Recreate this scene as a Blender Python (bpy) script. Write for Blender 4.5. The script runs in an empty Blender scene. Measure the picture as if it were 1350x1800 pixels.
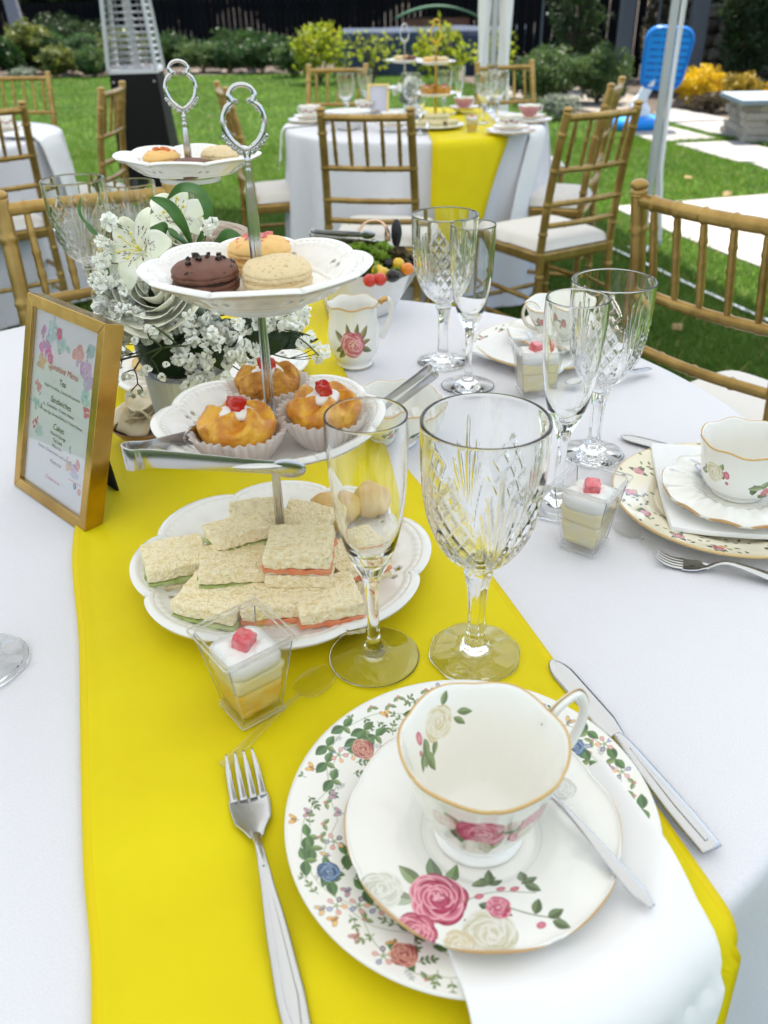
import bpy, math, random
import numpy as np
from mathutils import Vector, Matrix, noise
PI = math.pi
random.seed(7); RNG = np.random.default_rng(7)
S = bpy.context.scene
COL = S.collection
# ---------------------------------------------------------------- camera, world, sun, exposure
T = 0.75                                   # table height
CAMZ = T + 0.505
PITCH, ROLL, F = math.radians(32), math.radians(1.4), 1450.0
FWD = Vector((0, math.cos(PITCH), -math.sin(PITCH)))
D0 = Vector((0, -math.sin(PITCH), -math.cos(PITCH)))
R0 = Vector((1, 0, 0))
RT = R0 * math.cos(ROLL) + D0 * math.sin(ROLL)
DN = -R0 * math.sin(ROLL) + D0 * math.cos(ROLL)
cam = bpy.data.cameras.new('camera'); camo = bpy.data.objects.new('camera', cam); COL.objects.link(camo)
cam.sensor_fit = 'VERTICAL'; cam.sensor_height = 36; cam.lens = F / 1800 * 36
cam.clip_start = 0.02; cam.clip_end = 400
m = Matrix((RT, -DN, -FWD)).transposed().to_4x4(); m.translation = (0, 0, CAMZ); camo.matrix_world = m
cam.dof.use_dof = True; cam.dof.focus_distance = 0.84; cam.dof.aperture_fstop = 7.0
S.camera = camo
SUN_EL, SUN_AZ = math.radians(64), math.radians(22)     # azimuth from +Y towards +X
W = bpy.data.worlds.new('World'); S.world = W; W.use_nodes = True
wn = W.node_tree.nodes; bg = wn['Background']
sky = wn.new('ShaderNodeTexSky'); sky.sky_type = 'NISHITA'; sky.sun_disc = False
sky.sun_elevation = SUN_EL; sky.sun_rotation = SUN_AZ; sky.dust_density = 2.5; sky.air_density = 1.0; sky.ozone_density = 1.0
W.node_tree.links.new(sky.outputs[0], bg.inputs[0]); bg.inputs[1].default_value = 0.15
sl = bpy.data.lights.new('sun', 'SUN'); sl.energy = 4.6; sl.angle = math.radians(1.0); sl.color = (1, .96, .90)
so = bpy.data.objects.new('sun', sl); COL.objects.link(so)
sd = Vector((math.sin(SUN_AZ) * math.cos(SUN_EL), math.cos(SUN_AZ) * math.cos(SUN_EL), math.sin(SUN_EL)))
so.rotation_euler = sd.to_track_quat('Z', 'Y').to_euler(); so.location = sd * 30
vs = S.view_settings; vs.view_transform = 'Standard'; vs.look = 'None'; vs.exposure = 1.35; vs.gamma = 1; vs.use_curve_mapping = False
cy = S.cycles; cy.use_denoising = True; cy.max_bounces = 24; cy.transmission_bounces = 22; cy.transparent_max_bounces = 24
cy.diffuse_bounces = 6; cy.glossy_bounces = 6; cy.caustics_refractive = True; cy.caustics_reflective = False
cy.sample_clamp_indirect = 8.0; cy.blur_glossy = 0.5
S.render.film_transparent = False

def at(px, py, h=0.0):
    """point on the horizontal plane h metres above the table top seen at photo pixel (px,py)"""
    d = FWD + RT * ((px - 675) / F) + DN * ((py - 900) / F)
    t = (T + h - CAMZ) / d.z
    return Vector((0, 0, CAMZ)) + d * t
def gr(px, py, z=0.0): return at(px, py, z - T)

# ---------------------------------------------------------------- materials
MATS = {}
def nod(nt, t, **kw):
    n = nt.nodes.new(t)
    for k, v in kw.items():
        if k in n.inputs: n.inputs[k].default_value = v
        else: setattr(n, k, v)
    return n
def mat(name, col=(.8, .8, .8), rough=.5, metal=0., spec=.5, var=None, bump=None, coat=0., trans=0., ior=1.45, sss=0., img=None, sheen=0., alpha=1., vcol=False, objrand=0., coord='Object'):
    if name in MATS: return MATS[name]
    m = bpy.data.materials.new(name); m.use_nodes = True; nt = m.node_tree; L = nt.links.new
    b = nt.nodes['Principled BSDF']
    b.inputs['Base Color'].default_value = (*col, 1); b.inputs['Roughness'].default_value = rough
    b.inputs['Metallic'].default_value = metal; b.inputs['Specular IOR Level'].default_value = spec
    b.inputs['Coat Weight'].default_value = coat; b.inputs['Coat Roughness'].default_value = .05
    b.inputs['Transmission Weight'].default_value = trans; b.inputs['IOR'].default_value = ior
    b.inputs['Sheen Weight'].default_value = sheen
    if sss: b.inputs['Subsurface Weight'].default_value = sss; b.inputs['Subsurface Radius'].default_value = (.01, .006, .003); b.inputs['Subsurface Scale'].default_value = .6
    tc = nod(nt, 'ShaderNodeTexCoord'); src = None
    if img is not None:
        ti = nod(nt, 'ShaderNodeTexImage'); ti.image = img; L(tc.outputs['UV'], ti.inputs[0]); src = ti.outputs[0]; ti.interpolation = 'Cubic'
    if vcol:
        a = nod(nt, 'ShaderNodeVertexColor'); a.layer_name = 'Col'; src = a.outputs[0]
    if var:                                     # (scale, colour2, detail, lo, hi)
        sc, c2 = var[0], var[1]; det = var[2] if len(var) > 2 else 4; lo = var[3] if len(var) > 3 else .35; hi = var[4] if len(var) > 4 else .65
        n = nod(nt, 'ShaderNodeTexNoise', Scale=sc, Detail=det); L(tc.outputs[coord], n.inputs['Vector'])
        mr = nod(nt, 'ShaderNodeMapRange'); mr.inputs[1].default_value = lo; mr.inputs[2].default_value = hi; L(n.outputs[0], mr.inputs[0])
        mx = nod(nt, 'ShaderNodeMix', data_type='RGBA'); mx.inputs[6].default_value = (*col, 1); mx.inputs[7].default_value = (*c2, 1)
        L(mr.outputs[0], mx.inputs[0])
        if src: L(src, mx.inputs[6])
        src = mx.outputs[2]
    if objrand:
        oi = nod(nt, 'ShaderNodeObjectInfo'); mr = nod(nt, 'ShaderNodeMapRange'); mr.inputs[3].default_value = 1 - objrand; mr.inputs[4].default_value = 1 + objrand
        L(oi.outputs['Random'], mr.inputs[0]); hs = nod(nt, 'ShaderNodeHueSaturation'); L(mr.outputs[0], hs.inputs['Value'])
        if src: L(src, hs.inputs['Color'])
        else: hs.inputs['Color'].default_value = (*col, 1)
        src = hs.outputs[0]
    if src: L(src, b.inputs['Base Color'])
    if bump:                                    # list of (kind, scale, strength, distance)
        prev = None
        for (k, sc, st, ds) in bump:
            if k == 'noise': n = nod(nt, 'ShaderNodeTexNoise', Scale=sc, Detail=5.); L(tc.outputs[coord], n.inputs['Vector']); o = n.outputs[0]
            elif k == 'vor': n = nod(nt, 'ShaderNodeTexVoronoi', Scale=sc); L(tc.outputs[coord], n.inputs['Vector']); o = n.outputs['Distance']
            elif k == 'weave':
                w1 = nod(nt, 'ShaderNodeTexWave', Scale=sc, bands_direction='X'); w2 = nod(nt, 'ShaderNodeTexWave', Scale=sc, bands_direction='Y')
                L(tc.outputs[coord], w1.inputs[0]); L(tc.outputs[coord], w2.inputs[0]); mm = nod(nt, 'ShaderNodeMath', operation='ADD'); L(w1.outputs[1], mm.inputs[0]); L(w2.outputs[1], mm.inputs[1]); o = mm.outputs[0]
            elif k == 'brush':
                mp = nod(nt, 'ShaderNodeMapping'); mp.inputs['Scale'].default_value = (1, 40, 1); L(tc.outputs[coord], mp.inputs[0])
                n = nod(nt, 'ShaderNodeTexNoise', Scale=sc, Detail=3.); L(mp.outputs[0], n.inputs['Vector']); o = n.outputs[0]
            bp = nod(nt, 'ShaderNodeBump'); bp.inputs['Strength'].default_value = st; bp.inputs['Distance'].default_value = ds
            L(o, bp.inputs['Height'])
            if prev: L(prev, bp.inputs['Normal'])
            prev = bp.outputs[0]
        L(prev, b.inputs['Normal'])
    MATS[name] = m; return m
def glassmat(name, ior=1.5, col=(1, 1, 1), rough=0.0):
    m = mat(name, col, rough, trans=1., ior=ior); return m
def thinplastic(name, tint=(.97, .97, .97)):
    m = bpy.data.materials.new(name); m.use_nodes = True; nt = m.node_tree; nt.nodes.remove(nt.nodes['Principled BSDF']); MATS[name] = m
    tr = nod(nt, 'ShaderNodeBsdfTransparent'); tr.inputs[0].default_value = (*tint, 1); gl = nod(nt, 'ShaderNodeBsdfGlossy'); gl.inputs['Roughness'].default_value = .04
    fr = nod(nt, 'ShaderNodeLayerWeight'); fr.inputs[0].default_value = .5; pw = nod(nt, 'ShaderNodeMath', operation='POWER'); pw.inputs[1].default_value = 3.5; nt.links.new(fr.outputs['Facing'], pw.inputs[0]); ma = nod(nt, 'ShaderNodeMath', operation='MULTIPLY_ADD'); ma.inputs[1].default_value = .5; ma.inputs[2].default_value = .055; nt.links.new(pw.outputs[0], ma.inputs[0]); mx = nod(nt, 'ShaderNodeMixShader'); nt.links.new(ma.outputs[0], mx.inputs[0]); nt.links.new(tr.outputs[0], mx.inputs[1]); nt.links.new(gl.outputs[0], mx.inputs[2])
    nt.links.new(mx.outputs[0], nt.nodes['Material Output'].inputs[0]); return m
def translucent(name, col, tr=.5, rough=.6, var=None, spec=.3, bump=None):
    """thin leaf / fabric: diffuse plus light coming through"""
    if name in MATS: return MATS[name]
    m = mat(name, col, rough, spec=spec, var=var, bump=bump); nt = m.node_tree; b = nt.nodes['Principled BSDF']
    t = nod(nt, 'ShaderNodeBsdfTranslucent'); t.inputs[0].default_value = (*col, 1)
    lk = b.inputs['Base Color'].links
    if lk: nt.links.new(lk[0].from_socket, t.inputs[0])
    mx = nod(nt, 'ShaderNodeMixShader'); mx.inputs[0].default_value = tr
    nt.links.new(b.outputs[0], mx.inputs[1]); nt.links.new(t.outputs[0], mx.inputs[2])
    nt.links.new(mx.outputs[0], nt.nodes['Material Output'].inputs[0]); return m

# ---------------------------------------------------------------- mesh helpers: a mesh is (V array, list of faces)
def J(*ps):
    V = []; Fc = []; o = 0
    for v, f in ps:
        v = np.asarray(v, float); V.append(v)
        Fc += [tuple(i + o for i in q) for q in f]; o += len(v)
    return np.vstack(V), Fc
def tf(p, loc=(0, 0, 0), rot=(0, 0, 0), sc=(1, 1, 1)):
    if not hasattr(sc, '__len__'): sc = (sc,) * 3
    from mathutils import Euler
    R = np.array(Euler(rot).to_matrix())
    return (np.asarray(p[0]) * np.array(sc)) @ R.T + np.array(loc), p[1]
def gridf(nu, nv, closeu=False, closev=False, flip=False):
    Fc = []
    for i in range(nu if closeu else nu - 1):
        for j in range(nv if closev else nv - 1):
            a, b = i * nv + j, ((i + 1) % nu) * nv + j
            c, d = ((i + 1) % nu) * nv + (j + 1) % nv, i * nv + (j + 1) % nv
            Fc.append((a, d, c, b) if flip else (a, b, c, d))
    return Fc
def lathe(prof, n=64, fun=None):
    """prof [(r,z)...]; rows are profile points, columns angle; fun(r,z,theta,i)->(r,z) arrays"""
    th = np.linspace(0, 2 * PI, n, endpoint=False); V = []
    for i, (r, z) in enumerate(prof):
        rr, zz = np.full(n, float(r)), np.full(n, float(z))
        if fun: rr, zz = fun(rr, zz, th, i)
        V.append(np.stack([rr * np.cos(th), rr * np.sin(th), zz], 1))
    return np.vstack(V), gridf(len(prof), n, closev=True, flip=True)
def spline(pts, n):
    pts = np.array(pts, float); k = len(pts); out = []
    P = np.vstack([2 * pts[0] - pts[1], pts, 2 * pts[-1] - pts[-2]])
    for s in np.linspace(0, k - 1, n):
        i = min(int(s), k - 2); t = s - i; a, b, c, d = P[i:i + 4]
        out.append(.5 * ((2 * b) + (c - a) * t + (2 * a - 5 * b + 4 * c - d) * t * t + (3 * b - a - 3 * c + d) * t ** 3))
    return np.array(out)
def tube(pts, rad, n=10, cap=True, close=False, flat=None, up=(0, 0, 1)):
    """sweep; rad scalar/array; flat=(a,b) scales section along side/up"""
    pts = np.array(pts, float); k = len(pts); rad = np.full(k, rad) if np.isscalar(rad) else np.array(rad, float)
    tg = np.roll(pts, -1, 0) - np.roll(pts, 1, 0) if close else np.gradient(pts, axis=0)
    tg /= np.linalg.norm(tg, axis=1)[:, None] + 1e-12
    upv = np.array(up, float)
    if abs(tg[0] @ upv) > .95: upv = np.array((1., 0, 0)) if abs(tg[0][0]) < .9 else np.array((0, 1., 0))
    th = np.linspace(0, 2 * PI, n, endpoint=False); V = []; u = None
    for i in range(k):
        if u is None or flat is not None: s = np.cross(tg[i], upv); s /= np.linalg.norm(s) + 1e-12
        else: s = np.cross(tg[i], u); s /= np.linalg.norm(s) + 1e-12
        u = np.cross(s, tg[i]); a, b = flat if flat is not None else (1, 1)
        a = a[i] if hasattr(a, '__len__') else a; b = b[i] if hasattr(b, '__len__') else b
        V.append(pts[i] + rad[i] * (np.outer(np.cos(th) * a, s) + np.outer(np.sin(th) * b, u)))
    V = np.vstack(V); Fc = gridf(k, n, closeu=close, closev=True)
    if cap and not close: Fc += [tuple(range(n)), tuple(range((k - 1) * n, k * n))[::-1]]
    return V, Fc
def box(sx, sy, sz, c=(0, 0, 0)):
    V = np.array([(x, y, z) for x in (-1, 1) for y in (-1, 1) for z in (-1, 1)], float) * np.array((sx, sy, sz)) / 2 + np.array(c)
    return V, [(0, 1, 3, 2), (4, 6, 7, 5), (0, 4, 5, 1), (2, 3, 7, 6), (0, 2, 6, 4), (1, 5, 7, 3)]
def ball(r=1, n=12, m=8, c=(0, 0, 0), sc=(1, 1, 1)):
    V = []
    for i in range(m + 1):
        a = PI * i / m; rr = max(math.sin(a), 1e-4)
        th = np.linspace(0, 2 * PI, n, endpoint=False); V.append(np.stack([rr * np.cos(th), rr * np.sin(th), np.full(n, -math.cos(a))], 1))
    return np.vstack(V) * r * np.array(sc) + np.array(c), gridf(m + 1, n, closev=True, flip=True)
def sheet(fn, nu, nv):
    V = np.array([fn(u, v) for u in np.linspace(0, 1, nu) for v in np.linspace(0, 1, nv)], float)
    return V, gridf(nu, nv)
def nz(p, s=1.0, seed=0.0): return noise.noise(Vector((p[0] * s + seed, p[1] * s - seed, p[2] * s + seed * .7)))
def rough(p, amp, s, seed=0.0):
    V = np.array(p[0], float); c = V.mean(0)
    for i, v in enumerate(V):
        d = v - c; d = d / (np.linalg.norm(d) + 1e-9); V[i] = v + d * amp * nz(v, s, seed)
    return V, p[1]
def mesh(name, p, m=None, smooth=True, uv=None, ms=None, fm=None, colr=None):
    me = bpy.data.meshes.new(name); V, Fc = p
    V = np.asarray(V, float)
    if isinstance(Fc, np.ndarray) and len(Fc):
        k = Fc.shape[1]; me.vertices.add(len(V)); me.vertices.foreach_set('co', V.ravel())
        me.loops.add(Fc.size); me.loops.foreach_set('vertex_index', Fc.ravel().astype(np.int32))
        me.polygons.add(len(Fc)); me.polygons.foreach_set('loop_start', np.arange(0, Fc.size, k, dtype=np.int32))
        me.update(calc_edges=True)
    else: me.from_pydata([tuple(v) for v in V], [], Fc)
    for q in (ms or ([m] if m else [])): me.materials.append(q)
    me.polygons.foreach_set('use_smooth', np.full(len(me.polygons), smooth))
    if fm is not None: me.polygons.foreach_set('material_index', np.array(fm, np.int32))
    if uv is not None:
        ul = me.uv_layers.new(name='UVMap'); li = np.zeros(len(me.loops), np.int32); me.loops.foreach_get('vertex_index', li)
        uv = np.asarray(uv, float)
        ul.data.foreach_set('uv', (uv[li] if len(uv) == len(V) else uv).ravel())
    if colr is not None:
        a = me.color_attributes.new('Col', 'FLOAT_COLOR', 'POINT'); a.data.foreach_set('color', np.asarray(colr, float).ravel())
    me.update(); return me
def obj(name, p, m=None, parent=None, loc=(0, 0, 0), rot=(0, 0, 0), smooth=True, bevel=0, solid=0, sub=0, autos=None, **kw):
    me = p if isinstance(p, bpy.types.Mesh) else mesh(name, p, m, smooth, **kw)
    o = bpy.data.objects.new(name, me); COL.objects.link(o); o.location = loc; o.rotation_euler = rot
    if parent: o.parent = parent; CH.setdefault(parent.name, []).append(o)
    if solid: q = o.modifiers.new('s', 'SOLIDIFY'); q.thickness = solid; q.offset = -1
    if bevel: q = o.modifiers.new('b', 'BEVEL'); q.width = bevel; q.segments = 2; q.limit_method = 'ANGLE'; q.harden_normals = False
    if sub: q = o.modifiers.new('u', 'SUBSURF'); q.levels = sub; q.render_levels = sub
    return o
def tag(o, label=None, cat=None, group=None, kind=None):
    if label: o['label'] = label
    if cat: o['category'] = cat
    if group: o['group'] = group
    if kind: o['kind'] = kind
    return o
def thing(name, label, cat, loc=(0, 0, 0), rz=0, group=None, rot=None):
    o = bpy.data.objects.new(name, None); COL.objects.link(o); o.empty_display_size = .05
    o.location = loc; o.rotation_euler = rot or (0, 0, rz); return tag(o, label, cat, group)
def dup(o, label=None, loc=None, rz=None, sc=None, parent=None):
    kids = [c for c in KIDS(o)]
    c = o.copy(); COL.objects.link(c)
    if parent is not None: c.parent = parent; CH.setdefault(parent.name, []).append(c)
    if label: c['label'] = label
    if loc is not None: c.location = loc
    if rz is not None: c.rotation_euler = (0, 0, rz)
    if sc is not None: c.scale = sc if hasattr(sc, '__len__') else (sc,) * 3
    for k in kids: dup(k, parent=c)
    return c
CH = {}
def KIDS(o): return CH.get(o.name, [])
def stuff(o): o['kind'] = 'stuff'; return o
def struct(o): o['kind'] = 'structure'; return o

# ---------------------------------------------------------------- print painter (numpy canvas, generated here)
class Canvas:
    def __init__(s, w, h, bg): s.w, s.h = w, h; s.a = np.ones((h, w, 4), np.float32); s.a[..., :3] = bg
    def put(s, cx, cy, ext, fn):
        x0, x1 = max(0, int(cx - ext)), min(s.w, int(cx + ext) + 1); y0, y1 = max(0, int(cy - ext)), min(s.h, int(cy + ext) + 1)
        if x1 <= x0 or y1 <= y0: return
        yy, xx = np.mgrid[y0:y1, x0:x1].astype(np.float32); mk, col = fn(xx - cx, yy - cy)
        mk = np.clip(mk, 0, 1)[..., None]; s.a[y0:y1, x0:x1, :3] = s.a[y0:y1, x0:x1, :3] * (1 - mk) + np.asarray(col, np.float32) * mk
    def ell(s, cx, cy, a, b, ang=0, col=(0, 0, 0), op=1., edge=None, inner=None):
        def fn(x, y):
            u = x * math.cos(ang) + y * math.sin(ang); v = -x * math.sin(ang) + y * math.cos(ang)
            d = np.sqrt((u / a) ** 2 + (v / b) ** 2); mk = (1 - d) * min(a, b) + .5
            c = np.ones((*x.shape, 3), np.float32) * np.array(col, np.float32)
            if inner is not None: t = np.clip(1 - d, 0, 1)[..., None]; c = c * (1 - t) + np.array(inner) * t
            if edge is not None: t = np.clip((d - .72) / .2, 0, 1)[..., None]; c = c * (1 - t) + np.array(edge) * t
            return mk * op if op < 1 else np.clip(mk, 0, 1), c
        s.put(cx, cy, max(a, b) + 2, fn)
    def leaf(s, cx, cy, L, wd, ang, col, dark=None, op=1.):
        dark = dark or tuple(c * .45 for c in col)
        def fn(x, y):
            u = (x * math.cos(ang) + y * math.sin(ang)) / L; v = (-x * math.sin(ang) + y * math.cos(ang)) / L
            w = wd / L * np.clip(np.sin(np.clip(u, 0, 1) * PI), 0, 1) ** .8 * (1 - .35 * u); dd = w - np.abs(v); mk = dd * L + .3
            mk = np.where((u < 0) | (u > 1), 0, mk)
            rib = np.clip(1 - np.abs(v) * L / 1.3, 0, 1) + .5 * (np.sin((u * 6 - np.abs(v) * 8) * 2 * PI) > .6)
            ed = np.clip(1.6 - dd * L, 0, 1); t = np.clip(rib * .5 + ed, 0, 1)[..., None]
            c = np.array(col, np.float32) * (1 + .25 * np.sign(v))[..., None]
            return np.clip(mk, 0, 1) * op, c * (1 - t) + np.array(dark) * t
        s.put(cx, cy, L + 2, fn)
    def line(s, pts, w, col, op=1.):
        pts = spline(pts, 40)
        for x, y in pts: s.ell(x, y, w, w, 0, col, op)
    def rose(s, cx, cy, r, base, dark, light, seed=0, rings=4):
        rd = random.Random(seed)
        for k in range(rings):
            q = 1 - k / rings; n = max(3, int(4 + 5 * q)); off = rd.random() * 6
            for i in range(n):
                a = off + i * 2 * PI / n + rd.uniform(-.2, .2); d = r * q * .62; pr = r * (.24 + .24 * q) * rd.uniform(.85, 1.15)
                t = rd.uniform(0, .5); c = tuple(b * (1 - t) + l * t for b, l in zip(base, light))
                s.ell(cx + d * math.cos(a), cy + d * math.sin(a), pr, pr * .8, a + PI / 2, c, 1, edge=light if rd.random() < .6 else dark, inner=dark)
        s.ell(cx, cy, r * .22, r * .18, 0, dark, 1, inner=light)
        for i in range(5): a = rd.random() * 6; s.ell(cx + r * .12 * math.cos(a), cy + r * .12 * math.sin(a), r * .09, r * .05, a, light)
    def spray(s, x, y, ang, L, green, n=3, op=1.):
        s.line([(x, y), (x + L * .5 * math.cos(ang + .2), y + L * .5 * math.sin(ang + .2)), (x + L * math.cos(ang), y + L * math.sin(ang))], 1.3, tuple(g * .8 for g in green), op)
        for i in range(n):
            t = (i + .6) / n; px, py = x + L * t * math.cos(ang + .2 * (1 - t)), y + L * t * math.sin(ang + .2 * (1 - t))
            for sg in (-1, 1): s.leaf(px, py, L * .42, L * .13, ang + sg * .9, green, op=op)
        s.leaf(x + L * math.cos(ang), y + L * math.sin(ang), L * .42, L * .13, ang, green, op=op)
    def fly(s, x, y, r, a, c1, c2):
        for sg in (-1, 1):
            s.ell(x + r * .5 * math.cos(a + sg * .8), y + r * .5 * math.sin(a + sg * .8), r * .6, r * .34, a + sg * .7, c1, 1, edge=c2)
            s.ell(x - r * .25 * math.cos(a + sg * 1.9), y - r * .25 * math.sin(a - sg * .8), r * .35, r * .24, a - sg * .8, c2, 1, inner=c1)
        s.line([(x - r * .5 * math.cos(a), y - r * .5 * math.sin(a)), (x + r * .5 * math.cos(a), y + r * .5 * math.sin(a))], 1.2, (.1, .05, .04))
    def image(s, name):
        im = bpy.data.images.new(name, s.w, s.h, float_buffer=True); im.colorspace_settings.name = 'Linear Rec.709'
        im.pixels.foreach_set(s.a.ravel()); im.pack() if False else None; im.update(); return im
GRN, DGRN, PNK, DPNK, LPNK = (.16, .25, .07), (.04, .12, .05), (.62, .10, .18), (.32, .02, .07), (.85, .42, .48)
CHINA = (.85, .84, .79)
# ---------------------------------------------------------------- prints
def rim_print(w, style, seed):
    rd = random.Random(seed); c = Canvas(w, w, CHINA if style != 'chintz' else (.80, .74, .56)); H = w / 2
    if style == 'garden':
        q = w / 1024
        for row, (n, ra, rb) in enumerate(((13, .93, .80), (11, .72, .86))):
            for i in range(n):                   # winding stems
                a = (i + .5 * row) * 2 * PI / n; a2 = a + 2 * PI / n; r1, r2 = (ra, rb) if i % 2 else (rb, ra); am = (a + a2) / 2
                c.line([(H + H * r1 * math.cos(a), H + H * r1 * math.sin(a)), (H + H * (r1 + r2 + .05) / 2 * math.cos(am), H + H * (r1 + r2 + .05) / 2 * math.sin(am)), (H + H * r2 * math.cos(a2), H + H * r2 * math.sin(a2))], 1.8 * q, (.24, .30, .13))
        pts = []
        for i in range(1500):
            a = rd.uniform(0, 2 * PI); r = rd.uniform(.70, .945); x, y = H + H * r * math.cos(a), H + H * r * math.sin(a)
            if all((x - u) ** 2 + (y - v) ** 2 > (35 * q) ** 2 for u, v in pts): pts.append((x, y))
        for i, (x, y) in enumerate(pts):
            a = math.atan2(y - H, x - H); k = (i * 5) % 8
            if k in (0, 5): c.leaf(x, y, 50 * q, 18 * q, a + 1.4, (.055, .135, .045), (.24, .36, .12)); c.leaf(x, y, 42 * q, 15 * q, a - 1.5, (.10, .20, .06), (.05, .14, .05)); c.leaf(x, y, 32 * q, 11 * q, a + 3, (.20, .29, .10))
            elif k == 1: c.spray(x, y, a + rd.uniform(-2, 2), 38 * q, (.22, .31, .11), 2)
            elif k == 2:
                for j in range(5):
                    b = a + 1.25 * j; xx, yy = x + 20 * q * math.cos(b), y + 20 * q * math.sin(b); c.line([(x, y), (xx, yy)], 1.4 * q, (.26, .32, .15)); c.ell(xx, yy, 8 * q, 7 * q, b, [(.08, .18, .45), (.60, .20, .18), (.74, .36, .12), (.02, .04, .16), (.65, .28, .28)][j], inner=(.75, .6, .5))
            elif k == 3: c.fly(x, y, 20 * q, a, rd.choice([(.78, .50, .16), (.55, .30, .30)]), rd.choice([(.45, .18, .06), (.2, .28, .42)]))
            elif k == 4: c.spray(x, y, a + rd.uniform(-1, 1) + PI, 38 * q, (.13, .22, .07), 3)
            elif k == 6: c.spray(x, y, a + 1, 28 * q, (.58, .60, .58), 3, .8)
            else: c.ell(x, y, 7 * q, 6 * q, a, (.55, .10, .12), inner=(.8, .5, .4)); c.leaf(x, y, 24 * q, 8 * q, a + 2, (.28, .36, .15)); c.leaf(x, y, 24 * q, 8 * q, a + 4, (.24, .33, .14))
        for (a, r, col) in ((3.55, .82, 'b'), (4.25, .86, 'r'), (2.45, .76, 'r'), (.6, .8, 'b'), (5.4, .85, 'r'), (-.25, .90, 'b')):
            x, y = H + H * r * math.cos(a), H + H * r * math.sin(a); q = w / 1024
            c.leaf(x, y, 52 * q, 17 * q, a + .9, DGRN, (.25, .4, .1)); c.leaf(x, y, 50 * q, 15 * q, a - 1.7, (.06, .18, .06), (.3, .4, .14)); c.leaf(x, y, 44 * q, 15 * q, a + 2.6, DGRN, (.3, .4, .14))
            if col == 'b': c.rose(x, y, 30 * q, (.10, .19, .36), (.02, .05, .12), (.3, .42, .6), 3)
            else: c.rose(x, y, 34 * q, (.50, .14, .12), (.22, .03, .04), (.7, .38, .28), 5)
    else:
        roses = 13 if style == 'chintz' else 11
        for i in range(150 if style == 'chintz' else 60):
            a = rd.uniform(0, 2 * PI); r = H * rd.uniform(.60, .97); c.leaf(H + r * math.cos(a), H + r * math.sin(a), w * .028, w * .008, rd.uniform(0, 6), rd.choice([(.16, .2, .08), (.1, .16, .09), (.30, .33, .14)]))
        for i in range(roses):
            a = i * 2 * PI / roses + rd.uniform(-.1, .1); r = H * rd.uniform(.76, .9); x, y = H + r * math.cos(a), H + r * math.sin(a); R = w * (.026 if style == 'chintz' else .042)
            for j in range(5): c.leaf(x, y, R * 1.9, R * .6, rd.uniform(0, 6), rd.choice([(.14, .2, .07), (.07, .13, .06)]))
            b = rd.choice([(.55, .12, .18), (.62, .2, .26), (.5, .07, .12)]); c.rose(x, y, R, b, (.28, .03, .07), (.8, .45, .45), i)
            if i % 3 == 0: c.rose(x + R, y + R * .6, R * .6, (.65, .35, .12), (.4, .15, .04), (.8, .55, .3), i)
    yy, xx = np.mgrid[0:w, 0:w]; rr = np.hypot(xx - H, yy - H) / H
    lim = .64 if style == 'garden' else .55
    mk = np.clip((lim - rr) * 40, 0, 1)[..., None]; c.a[..., :3] = c.a[..., :3] * (1 - mk) + np.array(CHINA) * mk
    g = np.clip((rr - .978) * 300, 0, 1)[..., None]; c.a[..., :3] = c.a[..., :3] * (1 - g) + np.array((.62, .44, .2) if style != 'garden' else (.78, .77, .72)) * g
    return c
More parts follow.
